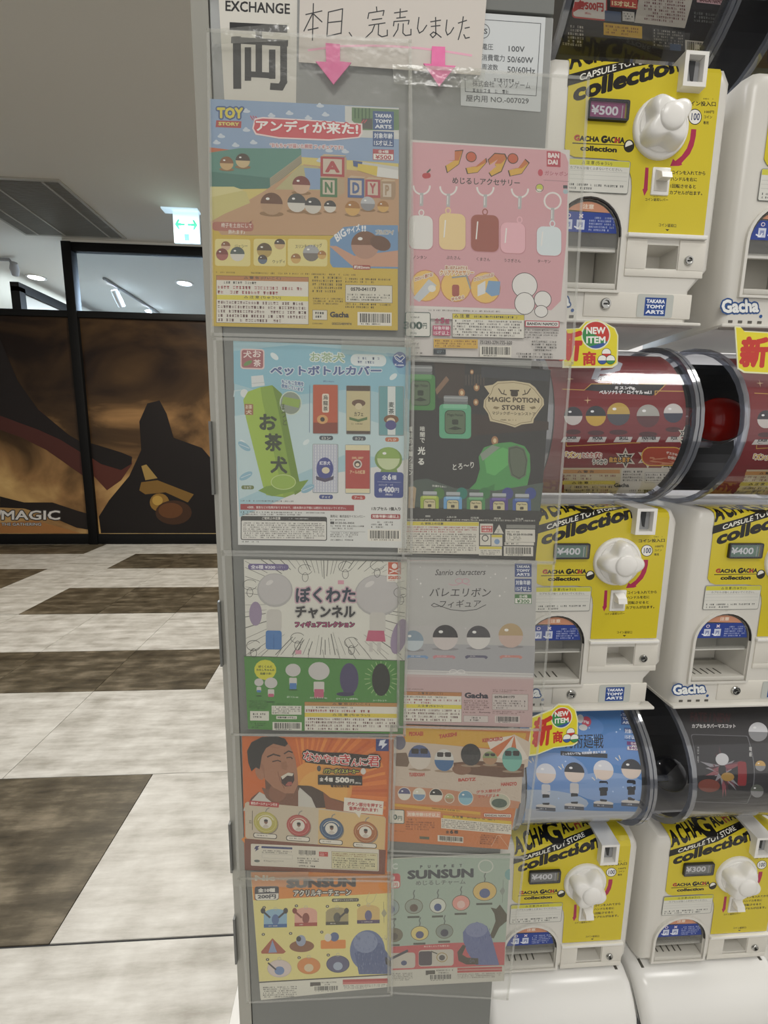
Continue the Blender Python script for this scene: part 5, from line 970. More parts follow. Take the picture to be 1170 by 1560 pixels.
pocket('clear pocket over the shouting man poster', [(354, 1116), (604, 1122), (598, 1343), (362, 1338)], QY - .0004, seed=7)
pocket('clear pocket over the beach poster', [(594, 1104), (824, 1110), (800, 1306), (590, 1296)], QY + .0014, seed=8)
pocket('clear pocket over the yellow keyholder poster', [(364, 1336), (600, 1332), (598, 1516), (376, 1527)], QY - .0002, seed=9)
pocket('clear pocket over the teal charm poster', [(590, 1300), (800, 1304), (774, 1522), (590, 1512)], QY + .0016, seed=10)
tape([(322, 45), (440, 35), (442, 62), (324, 68)], 'clear tape over the exchange sign, beside its large character', QY - .002)
tape([(598, 98), (740, 104), (736, 136), (600, 128)], 'clear tape along the bottom edge of the handwritten notice', QY - .0025)
tape([(352, 1326), (470, 1328), (470, 1352), (355, 1350)], 'clear crinkled tape across the bottom of the shouting man poster', QY - .0035)
tape([(520, 514), (640, 518), (640, 545), (520, 540)], 'clear tape between the toy poster and the tea poster', QY - .0035)
# ------------------------------------------------------------------ capsule toy machines
MY = .74; X0 = .427; PITCH = .322; ZR = {1: .3255, 2: -.3585, 3: -1.0265}; OZ = .135
DY, DZ = .099, .3885            # drum axis behind the front plane, above the return bar
def mart(row=2, col=0):
    f = lambda px, py: (lambda p: (p.x - X0 - PITCH * col, p.z - EYE - ZR[row]))(atY(px, py, MY))
    def g(u, v, h):
        y, z = 0, v
        for v0, v1, y0, y1, z0, z1 in ((.2305, .2386, 0, .004, .2305, .2382), (.2386, .2475, .004, .012, .2382, .2424), (.2475, .2655, .012, .030, .2424, .2453), (.2655, .32, .030, .0845, .2453, .2463)):
            if v > v0: f_ = min((v - v0) / (v1 - v0), 1); y = y0 + (y1 - y0) * f_; z = z0 + (z1 - z0) * f_
        return (u, y - .0012 - h, z + .0008 * (v > .2305) + OZ)
    return Art(f, g)
def ident(off=0.0, y=0.0, o=OZ): return Art(lambda x, z: (x, z), lambda u, v, h: (u, y - off - h, v + o))
def body_outline(low):
    if low: return [(-.150, -.061), (.140, -.061), (.148, -.045), (.148, .228), (.138, .245), (-.140, .245), (-.150, .228)]
    return [(-.150, -.1305), (.121, -.1305), (.121, -.078), (.148, -.045), (.148, .228), (.138, .245), (-.140, .245), (-.150, .228)]
def arch(r, zb, zc=-.003, cx=-.066, n=12):
    return [(cx + r, zb)] + [(cx + r * math.cos(math.pi * i / n), zc + r * math.sin(math.pi * i / n)) for i in range(n + 1)] + [(cx - r, zb)]
def make_body(t, low):
    O = body_outline(low); cz = .06
    def inset(d): return [(x - math.copysign(min(d, abs(x)), x), z - (d if z > .2 else (-d if z < -.02 and low else 0))) for x, z in O]
    bm = bmesh.new(); rings = [[(x, y, z + OZ) for x, z in inset(d)] for y, d in ((.20, 0), (.03, 0), (.012, .003), (.004, .007), (0, .014))]
    loft(bm, rings, True, False)
    zb = -.053 if low else -.083
    ho = [arch(.053, zb), [(.036, -.047), (.0875, -.047), (.0875, -.012), (.036, -.012)]] if not low else [arch(.053, zb), [(.036, -.045), (.0875, -.045), (.0875, -.012), (.036, -.012)]]
    pts, tris = holed(inset(.014), ho)
    vs = [bm.verts.new((p.x, 0, p.y + OZ)) for p in pts]
    for a_, b_2, c_ in tris:
        try: bm.faces.new((vs[a_], vs[b_2], vs[c_]))
        except ValueError: pass
    k = len(O)
    for h, dep in zip(ho, (.075, .045)):      # recess walls and floors
        n = len(h); fr = vs[k:k + n]; bk = [bm.verts.new((x, dep, z + OZ + (.0 if i else 0))) for i, (x, z) in enumerate(h)]
        for i in range(n): bm.faces.new((fr[i], fr[(i + 1) % n], bk[(i + 1) % n], bk[i]))
        bm.faces.new(bk); k += n
    bmesh.ops.remove_doubles(bm, verts=bm.verts, dist=1e-5)
    obj('body', bm, 'machine_white', t, smooth=True)
    if not low:
        bm = bmesh.new(); loft(bm, [[(x * s, y, z) for x, y in ((-.152, .0), (.130, .0), (.134, .19), (-.154, .19))] for z, s in ((.0, 1.0), (.0045, 1.0))])
        bx(bm, -.152, .134, -.009, .012, .0, .0055, .002)
        obj('bottom_lip', bm, 'machine_white', t, smooth=True)
        box('lower_panel', -.062, .119, -.0015, .002, .012, OZ - .085, 'panel_white', t, .0012)
        for i in range(4): 
            o = box('vent_slot', -.135 + i * .017, -.128 + i * .017, -.0008, .001, .009, .013, 'slot', t)
    box('coin_panel', .001, .132, -.0018, .0005, OZ - .060, OZ - .049, 'panel_white', t, .0008)
    box('coin_panel', .001, .034, -.0018, .0005, OZ - .049, OZ - .004, 'panel_white', t, .0008)
    box('coin_panel', .0885, .132, -.0018, .0005, OZ - .049, OZ - .004, 'panel_white', t, .0008)
    box('return_bar', -.001, .130, -.0065, .002, OZ - .0035, OZ + .0025, 'knob_white', t, .0012)
def lock(t, x, z, r):
    o = obj('key_lock', disc_y(bmesh.new(), 0, 0, [(r, .002), (r, -.004), (r * .85, -.0055), (r * .6, -.0055), (r * .55, -.003)], 24), 'chrome', t, (x, 0, z + OZ), True)
    box('keyhole', -r * .35, r * .35, -.0046, -.0028, -r * .1, r * .1, 'black', o)
mat('lever_shade', '#c9c5bb', .35); mat('arch_rim', '#3c3a38', .2, metal=.7); mat('tray', '#c9c6bd', .35)
for c_, n_ in (('#3d7a58', 'card_green'), ('#a03f78', 'card_purple'), ('#84867e', 'card_grey')): mat(n_, c_, .5)
# yellow face sheet with its print (authored once)
def plate_art():
    a = mart(2, 0); m2 = a.m2; a.m2 = lambda x, z: (x, z)
    Yl = '#cebc2c'
    cor = [(-.0355 + .035 * math.sin(math.radians(i * 15)), .0715 + .035 * math.cos(math.radians(i * 15))) for i in range(7)]
    a.poly([(-.1137, .290), (.112, .290), (.1245, .262), (.1265, .0045), (.001, .0045), (.0, .0715)] + cor[::-1] + [(-.095, .1065), (-.105, .110), (-.1115, .118), (-.1115, .127)], Yl)
    K = '#15130f'; e = (.256 - .203) / .174
    # lettering laid out in metres on the sheet; x right, z up
    def L(t, x0, z0, x1, h, col, bold, lean=0, k=e):
        vs, ts = glyphs(t, bold, 3); xs = [v[0] for v in vs]; ys = [v[1] for v in vs]; gx0, gx1, gy0, gy1 = min(xs), max(xs), min(ys), max(ys)
        out = []
        for x, y, z_ in vs:
            X = (x - gx0) / (gx1 - gx0) * (x1 - x0); Y = (y - gy0) / (gy1 - gy0) * h; out.append((x0 + X + lean * Y, z0 + Y + k * X, z_))
        a.add(out, ts, col)
    L('collection', -.104, .1795, .062, .0245, K, .07)
    a.poly([(-.1137, .2005), (.066, .2555), (.066, .268), (-.1137, .2155)], K)
    L('CAPSULE TOY STORE', -.096, .2085, .036, .0085, '#e9e7dc', .03)
    L('A', -.113, .2215, -.094, .030, K, .06); L('CHA', -.092, .2275, -.042, .034, K, .06)
    L('G', -.046, .236, -.010, .050, K, .07, k=0)
    L('AC', -.006, .2535, .022, .027, K, .06); L('H', .025, .2625, .038, .024, '#b3402f', .06); L('A', .041, .2675, .056, .020, K, .06)
    a.m2 = m2; a.fr(810, 750, 3.25, -.02)
    BL = '#25221c'
    a.m2 = lambda x, z: (x, z); a.fr(0, 0, 1)
    # small logo, z up
    L('GACHA', -.097, .1285, -.058, .0075, BL, .09, k=0); L('GACHA', -.054, .1285, -.018, .0085, BL, .09, k=0); L('G', -.098, .1285, -.089, .0085, '#b3402f', .1, k=0); L('G', -.0555, .1275, -.046, .0105, BL, .12, k=0); L('H', -.034, .1285, -.0265, .0075, '#b3402f', .1, k=0)
    a.poly([(-.1, .1245), (-.015, .1255), (-.015, .1265), (-.1, .1260)], BL); L('collection', -.087, .1155, -.029, .0075, BL, .09, k=0)
    n = 20; a.poly([(-.0105 + .0085 * math.cos(i * 2 * math.pi / n), .1255 + .0088 * math.sin(i * 2 * math.pi / n)) for i in range(n)], BL)
    a.poly([(-.0105 + .006 * math.cos(math.radians(t)), .126 + .0068 * math.sin(math.radians(t))) for t in range(20, 201, 20)], '#e9e7dc')
    a.m2 = m2; a.fr(860, 800, 7.3125, -.03)
    a.T('コイン投入口', 820, 195, 1112, 40, BL, .04); a.micro(978, 122, 1108, 138, 1, BL)
    a.ell(913, 282, 66, 66, BL, 28); a.ell(913, 282, 59, 59, '#e8e6df', 28); a.T('100', 876, 312, 956, 60, '#2c3860', .03, lean=.1)
    a.T('100円', 1004, 248, 1095, 24, BL, .03); a.T('コイン', 1000, 290, 1078, 24, BL, .03); a.T('専用', 994, 340, 1045, 28, BL, .03)
    R_ = '#a82a4e'
    a.poly([(878, 384), (928, 384), (924, 440), (905, 520), (870, 590), (800, 660), (790, 672), (798, 684), (765, 694), (680, 700), (708, 638), (730, 655), (790, 610), (840, 545), (868, 470)], R_)
    a.poly([(442, 724), (474, 724), (466, 900), (468, 905), (436, 960), (416, 905), (428, 900)], R_)
    for t, x0, x1, y in (('コインを入れてから', 697, 1022, 768), ('ハンドルを右に', 690, 942, 822), ('1回転させると', 687, 932, 880), ('カプセルが出ます。', 680, 995, 934)): a.T(t, x0, y, x1, 34, BL, .04)
    a.T('コイン返却レバー', 444, 1000, 665, 26, BL, .03); a.micro(525, 956, 595, 966, 1, BL)
    a.fr(810, 750, 3.25, 0); a.T('コイン返却口', 420, 698, 495, 13, BL, .03); a.poly([(448, 706), (466, 706), (457, 713)], BL)
    return a
PLATE = plate_art()
def make_knob(t, rot):
    k = obj('knob', disc_y(bmesh.new(), 0, 0, [(.0435, .0), (.0435, -.004), (.0425, -.006), (.040, -.0075), (.0385, -.0075), (.038, -.0065), (.036, -.0065), (.035, -.0085)], 40), 'knob_white', t, (.036, 0, .151 + OZ), True)
    bm = bmesh.new(); rings = []; n = 64
    for y, arm, val, hub in ((-.006, .0405, .028, 0), (-.013, .040, .0265, 0), (-.020, .0385, .025, 0), (-.0255, .036, .0235, 0), (-.0285, .032, .022, 0), (-.0298, .027, .0205, 0), (-.030, .012, .012, 0)):
        r_ring = []
        for i in range(n):
            th = 2 * math.pi * i / n; w_ = .5 + .5 * math.cos(4 * th); w_ = w_ ** .9
            r0 = val + (arm - val) * w_
            r_ring.append((r0 * math.cos(th), y, r0 * math.sin(th)))
        rings.append(r_ring)
    loft(bm, rings, False, True)
    g = obj('grip', bm, 'knob_white', k, smooth=True); g.rotation_euler = (0, rot, 0)
    obj('hub', disc_y(bmesh.new(), 0, 0, [(.0198, -.027), (.0190, -.0315), (.0165, -.0338), (.010, -.0352), (.002, -.0356)], 28), 'knob_white', k, smooth=True)
def make_slot(t):
    bm = bmesh.new(); x0, x1, z0, z1 = .0565, .0925, .2020 + OZ, .2480 + OZ; y0 = -.014
    pts, tr_ = holed([(x0, z0), (x1, z0), (x1, z1), (x0, z1)], [[(x0 + .006, z0 + .006), (x1 - .006, z0 + .006), (x1 - .006, z1 - .005), (x0 + .006, z1 - .005)]])
    vs = [bm.verts.new((p.x, y0, p.y)) for p in pts]
    for q in tr_: bm.faces.new([vs[i] for i in q])
    bk = [bm.verts.new((p.x, .03 if i < 2 else .06, p.y - (.0 if i < 2 else -.004))) for i, p in enumerate(pts[:4])]
    for i in range(4): bm.faces.new((vs[i], vs[(i + 1) % 4], bk[(i + 1) % 4], bk[i]))
    ib = [bm.verts.new((p.x, y0 + .0115, p.y)) for p in pts[4:]]
    for i in range(4): bm.faces.new((vs[4 + i], vs[4 + (i + 1) % 4], ib[(i + 1) % 4], ib[i]))
    bm.faces.new(ib)
    s = obj('coin_slot', bm, 'knob_white', t)
    box('slot_plate', x0 + .007, x1 - .007, y0 + .0095, y0 + .011, z0 + .008, z1 - .007, 'fixture', s)
    b2 = bmesh.new(); loft(b2, [[(x0 + .011, y0 + .0093, z1 - .007), (x1 - .014, y0 + .0093, z1 - .007), (x1 - .015, y0 + .0093, z0 + .012), (x0 + .017, y0 + .0093, z0 + .014)], [(x0 + .011, y0 + .0085, z1 - .007), (x1 - .014, y0 + .0085, z1 - .007), (x1 - .015, y0 + .0085, z0 + .012), (x0 + .017, y0 + .0085, z0 + .014)]])
    obj('slot_gap', b2, 'dark_gap', s)
def make_window(t, price_, card):
    x0, x1, z0, z1 = -.081, -.017, .1565 + OZ, .1845 + OZ; bm = bmesh.new()
    pts, tr_ = holed(rrect(x0, z0, x1, z1, .003, 3), [[(x0 + .003, z0 + .003), (x1 - .003, z0 + .003), (x1 - .003, z1 - .003), (x0 + .003, z1 - .003)]])
    n = len(pts) - 4; vs = [bm.verts.new((p.x, -.006, p.y)) for p in pts]
    for q in tr_: bm.faces.new([vs[i] for i in q])
    for a0, cnt, y in ((0, n, -.001), (n, 4, -.003)):
        b = [bm.verts.new((p.x, y, p.y)) for p in pts[a0:a0 + cnt]]
        for i in range(cnt): bm.faces.new((vs[a0 + i], vs[a0 + (i + 1) % cnt], b[(i + 1) % cnt], b[i]))
    w_ = obj('price_window', bm, 'dark_plastic', t)
    box('price_card', x0 + .003, x1 - .006, -.0035, -.003, z0 + .003, z1 - .003, card, w_)
    a = ident(y=-.0036, o=OZ); vs, ts = glyphs(price_, .04, 3); xs = [v[0] for v in vs]; ys = [v[1] for v in vs]
    a.add([(-.0755 + (x - min(xs)) / (max(xs) - min(xs)) * .042, .164 + (y - min(ys)) / (max(ys) - min(ys)) * .0125, z_) for x, y, z_ in vs], ts, '#f2f5ee')
    a.add([(-.028, .160), (-.0265, .160), (-.0262, .178), (-.028, .178)], [(0, 1, 2), (0, 2, 3)], '#b9bab4')
    a.build('price_digits', 'ink', w_)
    box('glass', x0 + .002, x1 - .002, -.0062, -.0058, z0 + .002, z1 - .002, 'drum_clear', w_)
def make_chute(t, low):
    zb = -.053 if low else -.083
    o = obj('chute_rim', tube(bmesh.new(), [(x, -.0015, z + OZ) for x, z in arch(.0545, zb)[1:-1]], .0022, 8), 'arch_rim', t, smooth=True)
    bm = bmesh.new(); O_ = arch(.0595, zb - .004, n=16); I_ = arch(.0545, zb, n=16)
    f0 = [[bm.verts.new((x, y, z + OZ)) for x, z in L] for L in (O_, I_) for y in (0, -.005)]
    oa, ob, ia, ib = f0
    for i in range(len(O_)):
        j = (i + 1) % len(O_)
        bm.faces.new((oa[i], oa[j], ob[j], ob[i])); bm.faces.new((ob[i], ob[j], ib[j], ib[i])); bm.faces.new((ib[i], ib[j], ia[j], ia[i]))
    obj('chute_frame', bm, 'machine_white', t)
    d = bmesh.new(); D = [p for p in arch(.0525, -.02, n=14)]
    fv = [d.verts.new((x, .001, z + OZ)) for x, z in D]; bv = [d.verts.new((x, .0035, z + OZ)) for x, z in D]; d.faces.new(fv); d.faces.new(bv[::-1])
    for i in range(len(D)): d.faces.new((fv[i], fv[(i + 1) % len(D)], bv[(i + 1) % len(D)], bv[i]))
    door = obj('flap_door', d, 'door_clear', t)
    a = ident(y=.0008, o=OZ); q = .0495
    top = [(-.066 + q * math.cos(math.radians(t_)), -.003 + q * math.sin(math.radians(t_))) for t_ in range(44, 137, 8)]
    mid = [(-.066 + q * math.cos(math.radians(t_)), -.003 + q * math.sin(math.radians(t_))) for t_ in (6, 16, 26, 36, 44)] + [(-.066 + q * math.cos(math.radians(t_)), -.003 + q * math.sin(math.radians(t_))) for t_ in (136, 144, 154, 164, 174)]
    a.raw(top, '#c98f72'); a.raw(mid, '#2f4490')
    def L(t_, x0, z0, x1, h, col, b=.04):
        vs, ts = glyphs(t_, b, 2); xs = [v[0] for v in vs]; ys = [v[1] for v in vs]
        a.add([(x0 + (x - min(xs)) / (max(xs) - min(xs)) * (x1 - x0), z0 + (y - min(ys)) / (max(ys) - min(ys)) * h, z_) for x, y, z_ in vs], ts, col)
    L('注意', -.075, .036, -.057, .007, '#e9d9c8')
    for i, mark in enumerate(('○', '×')):
        x = -.103 + i * .02; a.rect(x, .006, x + .013, .020, '#c9cede'); L(mark, x + .003, .0225, x + .010, .006, '#e3d4dc'); a.rect(x + .003, .0095, x + .010, .0165, '#8a93b8')
        a.line([(x - .003, .010), (x + .004, .007), (x + .007, .012)], .002, '#e6e9f2')
    a.m2 = lambda x, z: (x, z)
    m_ = a.m2; a.m2 = lambda x, z: (x, .058 - z); a.fr(0, 0, 1); a.micro(-.063, .032, -.021, .054, 5, '#b9c2e2'); a.m2 = m_
    a.build('door_label', 'ink', door)
    box('flap_bar', -.118, -.014, .004, .009, OZ - .024, OZ - .017, 'knob_white', t, .001)
    tr_ = box('tray', -.1185, -.0135, -.004, .06, OZ + zb + .001, OZ + zb + .010, 'tray', t, .002)
    for i in range(5): box('tray_slot', -.106 + i * .013, -.1035 + i * .013, .006, .026, OZ + zb + .0098, OZ + zb + .0106, 'slot', tr_)
    box('chute_back', -.117, -.015, .068, .0745, OZ + zb + .01, OZ + .02, 'tray', t)
    for i in range(3): box('rivet', -.105 + i * .022, -.1035 + i * .022, .066, .068, OZ - .012 + i * .006, OZ - .009 + i * .006, 'slot', t)
def sticker_art():
    a = mart(2, 1); m2 = a.m2; a.m2 = lambda x, z: (x, z)
    a.fr(0, 0, 1); a.raw(rrect(-.1135, .0585, -.0055, .1048, .003, 3), '#6f736f'); a.raw(rrect(-.1127, .0593, -.0063, .104, .0026, 3), '#d3d2ca'); a.raw([(-.1122, .0955), (-.0068, .0955), (-.0068, .1036), (-.1122, .1036)], '#c9c443')
    a.m2 = lambda x, y: (x, .104 - y); a.k = 0; a.T('△ 注 意 (ちゅうい)', -.083, .0075, -.035, .0058, '#4a4a30', .02); a.T('カプセルは強くふまないでください。', -.101, .0142, -.018, .0042, '#4a4c4c', .0); a.micro(-.108, .033, -.012, .043, 2, '#4a4c4c')
    for z in (.0158, .0215, .0275): a.raw([(-.111, .104 - z), (-.009, .104 - z), (-.009, .1037 - z), (-.111, .1037 - z)], '#9a9c98')
    return a
def logo_art():
    a = Art(lambda x, z: (x, z), lambda u, v, h: (u, -.0003 - h, v + OZ)); a.m2 = lambda x, y: (x, -y)
    a.k = -.05
    a.T('Gacha', -.148, .1115, -.084, .021, '#dfe0de', .10, '#2f5590', .0026, lean=-.2); a.T('Gacha', -.148, .1115, -.084, .021, '#e9ebea', .06, '#3a4c70', .0008, lean=-.2); a.ell(-.0795, .1145, .0028, .0028, '#2f5590')
    return a
def maker_art():
    a = Art(lambda x, y: (x, -y), lambda u, v, h: (u, -.0016 - h, v + OZ))
    a.raw(rrect(.027, -.122, .0876, -.0865, .003, 3), '#b9bcb6'); a.raw([(.0395, -.1195), (.0755, -.1195), (.0755, -.0915), (.0395, -.0915)], '#27488c')
    for i, t in enumerate(('TAKARA', 'TOMY', 'ARTS')): a.T(t, .042, .1 + i * .0082, .0732, .0058, '#e6e9f0', .06)
    return a
def fpt(x, y): return (x, y)
SHARED = {}
def dup_child(o, parent):
    c = o.copy(); COL.objects.link(c); c.parent = parent
    return c
def ellp(th, a_, b_2): return (DY - a_ * math.cos(th), DZ + OZ + b_2 * math.sin(th))
def make_drum(t, x0=-.132, x1=.123, peg=True):
    n = 36
    def ring(x, a_, b_2): return [(x,) + ellp(2 * math.pi * i / n, a_, b_2) for i in range(n)]
    bm = bmesh.new()
    r0 = ring(x0 + .012, .147, .137); r1 = ring(x1 - .012, .147, .137)
    va = [bm.verts.new(p) for p in r0]; vb = [bm.verts.new(p) for p in r1]
    for i in range(n): bm.faces.new((va[i], va[(i + 1) % n], vb[(i + 1) % n], vb[i]))
    d = obj('drum_shell', bm, 'drum_clear', t, smooth=True)
    for xa, xb in ((x0, x0 + .009), (x1 - .014, x1 - .008), (x1 - .006, x1)):
        bm = bmesh.new(); L = [[bm.verts.new(p) for p in r] for r in (ring(xa, .155, .145), ring(xb, .155, .145), ring(xb, .146, .136), ring(xa, .146, .136))]
        for q in range(4):
            for i in range(n): bm.faces.new((L[q][i], L[q][(i + 1) % n], L[(q + 1) % 4][(i + 1) % n], L[(q + 1) % 4][i]))
        obj('flange', bm, 'flange_clear', d, smooth=True)
    for x in (x0 + .003, x1 - .003):
        bm = bmesh.new(); bm.faces.new([bm.verts.new(p) for p in ring(x, .150, .140)]); obj('end_cap', bm, 'cap_clear', d)
    # dark inner trough behind the sheet
    bm = bmesh.new(); rr_ = [2 * math.pi * i / n for i in range(n)]
    back = [(x0 + .02, x1 - .02)]
    P_ = [ellp(th, .132, .122) for th in [math.radians(t_) for t_ in range(95, 266, 10)]]
    va = [bm.verts.new((x0 + .006, y, z)) for y, z in P_]; vb = [bm.verts.new((x1 - .018, y, z)) for y, z in P_]
    for i in range(len(P_) - 1): bm.faces.new((va[i], va[i + 1], vb[i + 1], vb[i]))
    obj('inner_trough', bm, 'liner', d)
    if peg:
        obj('hinge_peg', tube(bmesh.new(), [(x0 - .014, DY - .075, DZ + OZ - .03), (x0 + .012, DY - .075, DZ + OZ - .03)], .0062, 10), 'flange_clear', d, smooth=True)
    return d
def drum_art(row, col):
    """print on the curved sheet inside the drum: u along the axis, v round the curve"""
    A_, B_ = .144, .134; bx_, by_, bz_ = X0 + PITCH * col, MY, ZR[row]
    def f(px, py):
        d = ray(px, py); cy_, cz_ = MY + DY, bz_ + DZ
        a_ = (d.y / A_) ** 2 + (d.z / B_) ** 2; b = -2 * (d.y * cy_ / A_ ** 2 + d.z * cz_ / B_ ** 2); c = (cy_ / A_) ** 2 + (cz_ / B_) ** 2 - 1
        D = b * b - 4 * a_ * c; s = (-b - math.sqrt(max(D, 0))) / (2 * a_); p = d * s
        return (p.x - bx_, math.atan2((p.z - cz_) / B_, (cy_ - p.y) / A_) * .14)
    def g(u, v, h):
        th = v / .14; y, z = ellp(th, A_ + h, B_ + h); return (u, y, z)
    return Art(f, g)
CUTS = [i * .014 for i in range(-16, 17)]
def insert_sheet(d, art, base_col, v0=-.155, v1=.155, x0=-.116, x1=.100):
    art2 = art; e = art2.el; art2.el = []
    art2.raw([(x0, v0), (x1, v0), (x1, v1), (x0, v1)], base_col)
    art2.el += [((b[0], b[1], b[2], b[3]), L + 1, vs, ts, c) for b, L, vs, ts, c in e]
    o = art2.build('insert_sheet', 'ink', d, cuts_v=CUTS, clip=(x0, x1, v0, v1)); return o

def build_machine(row, col, label, price_, card, rot, art, base_col):
    low = row == 3
    t = thing('capsule_machine', label, 'capsule machine', (X0 + PITCH * col, MY, ZR[row] + EYE - OZ), 'capsule toy machines stacked in three rows')
    key = 'low' if low else 'full'
    if key not in SHARED:
        before = set(bpy.data.objects)
        make_body(t, low); PLATE.build('face_sheet', 'ink_gloss', t, cuts_v=(.2305, .2386, .2475, .2655)); make_slot(t); make_chute(t, low)
        sticker_art().build('caution_sticker', 'ink', t, base=.0003)
        lock(t, .105, -.0345, .0072)
        if not low:
            lock(t, -.0265, -.1035, .0088); logo_art().build('logo_print', 'ink', t); maker_art().build('maker_sticker', 'ink', t, base=.0004)
        else: pass
        lv = obj('lever_frame', bx(bmesh.new(), .0305, .0595, -.0035, .001, .0585 + OZ, .098 + OZ, .0015), 'knob_white', t, smooth=True)
        box('lever_well', .0345, .0555, -.0042, -.0032, .064 + OZ, .0935 + OZ, 'lever_shade', lv)
        b = bmesh.new(); loft(b, [[(.036, -.004, .078 + OZ), (.054, -.004, .078 + OZ), (.054, -.004, .0935 + OZ), (.036, -.004, .0935 + OZ)], [(.038, -.017, .077 + OZ), (.054, -.017, .077 + OZ), (.054, -.014, .086 + OZ), (.038, -.014, .086 + OZ)]])
        obj('lever', b, 'knob_white', lv)
        d = make_drum(t)
        SHARED[key] = (t, [o for o in bpy.data.objects if o not in before])
    else:
        src, objs = SHARED[key]; mp = {src: t}
        for o in objs:
            c = o.copy(); COL.objects.link(c); mp[o] = c
        for o in objs: mp[o].parent = mp[o.parent]
        d = next(mp[o] for o in objs if o.name.startswith('drum_shell'))
    make_knob(t, rot); make_window(t, price_, card)
    insert_sheet(d, art, base_col)
    return t
# ------------------------------------------------------------------ drum sheets
def sheet_toys_red():
    a = drum_art(2, 0).fr(840, 480, 3.545)
    a.poly([(60, 825), (380, 825), (320, 1010), (60, 1010)], '#c6b896'); a.poly([(380, 825), (760, 825), (700, 1010), (320, 1010)], '#c9c4b8')
    a.rect(60, 835, 370, 855, '#c08a4a'); a.rect(60, 895, 345, 915, '#d0bf58'); a.T('△ 警 告', 140, 852, 230, 14, '#3a2a1c', .03); a.T('△ 注 意', 110, 912, 200, 14, '#3a2a1c', .03); a.micro(65, 860, 360, 892, 2, '#7a3f3c'); a.micro(65, 920, 335, 990, 4, '#5a4a44')
    a.T('Gacha', 338, 930, 420, 22, '#2a2a2a', .07); a.micro(385, 838, 500, 900, 4, INKC); a.frame(505, 850, 690, 905, '#777', '#d2cec4', 2); a.micro(510, 855, 685, 900, 3, INKC); a.micro(420, 940, 660, 985, 3, INKC); a.T('P5R', 500, 965, 545, 22, '#2a2a2a', .08)
    a.poly([(40, 400), (180, 405), (215, 372), (620, 372), (545, 436), (178, 430), (180, 405)], '#1d1b1c'); a.line([(60, 400), (178, 405), (215, 372), (620, 372), (560, 432), (560, 410), (735, 412), (745, 470), (738, 640)], 4, '#c9a24c'); a.line([(80, 690), (82, 708), (440, 690), (480, 690)], 4, '#c9a24c')
    a.poly([(215, 345), (245, 260), (330, 240), (385, 262), (370, 300), (300, 318), (262, 318), (250, 350)], '#b9bcc4'); a.poly([(265, 300), (278, 268), (330, 262), (345, 275), (330, 290)], '#7a1f22')
    a.T('PERSONA5', 252, 356, 425, 26, '#e0dede', .05, '#3a2a2c', 3, lean=.2); a.T('THE ROYAL', 322, 375, 470, 20, '#e0dede', .05, '#3a2a2c', 3, lean=.2)
    a.T('ミスンFig.', 342, 405, 455, 20, '#ecebe8', .06); a.T('ペルソナ5 ザ・ロイヤル vol.1', 258, 428, 540, 22, '#ecebe8', .06)
    for x, y, r, c, b in ((118, 545, 50, '#26242a', '#cfc8c0'), (240, 545, 55, '#1f2024', '#cfa83a'), (362, 535, 62, '#c2a24a', '#4a4a50'), (522, 545, 62, '#a9a79e', '#5a2a2c'), (658, 530, 52, '#cfcac4', '#2c3044')):
        a.capsule(x, y, r, c, b); a.ell(x, y + r + 36, r * .8, 14, '#4a1416')
    for t, x0, x1 in (('JOKER', 80, 135), ('MONA', 222, 276), ('SKULL', 365, 415), ('PANTHER', 488, 565), ('FOX', 645, 680)):
        a.poly([(x0 - 30, 686), (x0 - 14, 658), (x1 + 24, 658), (x1 + 12, 686)], '#c9c5be'); a.T(t, x0, 674, x1, 20, '#1c1a1b', .1, lean=.1); a.micro(x0 + 8, 676, x1 - 8, 683, 1, '#1c1a1b')
    random.seed(9)
    for cx, cy, r in ((400, 775, 60), (520, 770, 60), (740, 700, 70), (720, 640, 40), (640, 800, 60)):
        for k in (1, .72, .45):
            P_ = [(cx + r * k * (1 if i % 2 else .5) * math.cos(i * math.pi / 6), cy + r * k * (1 if i % 2 else .5) * math.sin(i * math.pi / 6)) for i in range(12)]; a.poly(P_, '#cfc8b8' if k != .72 else '#1f1a1a')
    a.rect(485, 712, 712, 815, '#d8b04a', 48); a.rect(490, 717, 707, 810, '#a8452c', 44); a.poly([(530, 740), (560, 775), (620, 770), (680, 805), (600, 808), (530, 790)], '#c98a68'); a.T('デスクの', 620, 750, 680, 16, '#e6dccb', .05, k=.2); a.T('お供に', 628, 775, 682, 18, '#e6dccb', .05, k=.2)
    a.T('「ズン」', 76, 772, 158, 34, '#d8b04a', .07, '#e8e2d4', 4); a.T('とたたずむ', 168, 770, 272, 28, '#a8322c', .05, '#e8e2d4', 4); a.T('うつかり', 222, 806, 300, 28, '#2a1a1a', .05, '#e8e2d4', 4); a.T('自立します', 312, 795, 425, 30, '#d8a03c', .07, '#3a1a14', 4)
    for x, y in ((100, 345), (195, 460)): a.poly([(x - 20, y), (x, y - 3), (x, y - 22), (x + 3, y - 3), (x + 22, y), (x + 3, y + 3), (x, y + 22), (x - 3, y + 3)], '#d9b98a')
    return a
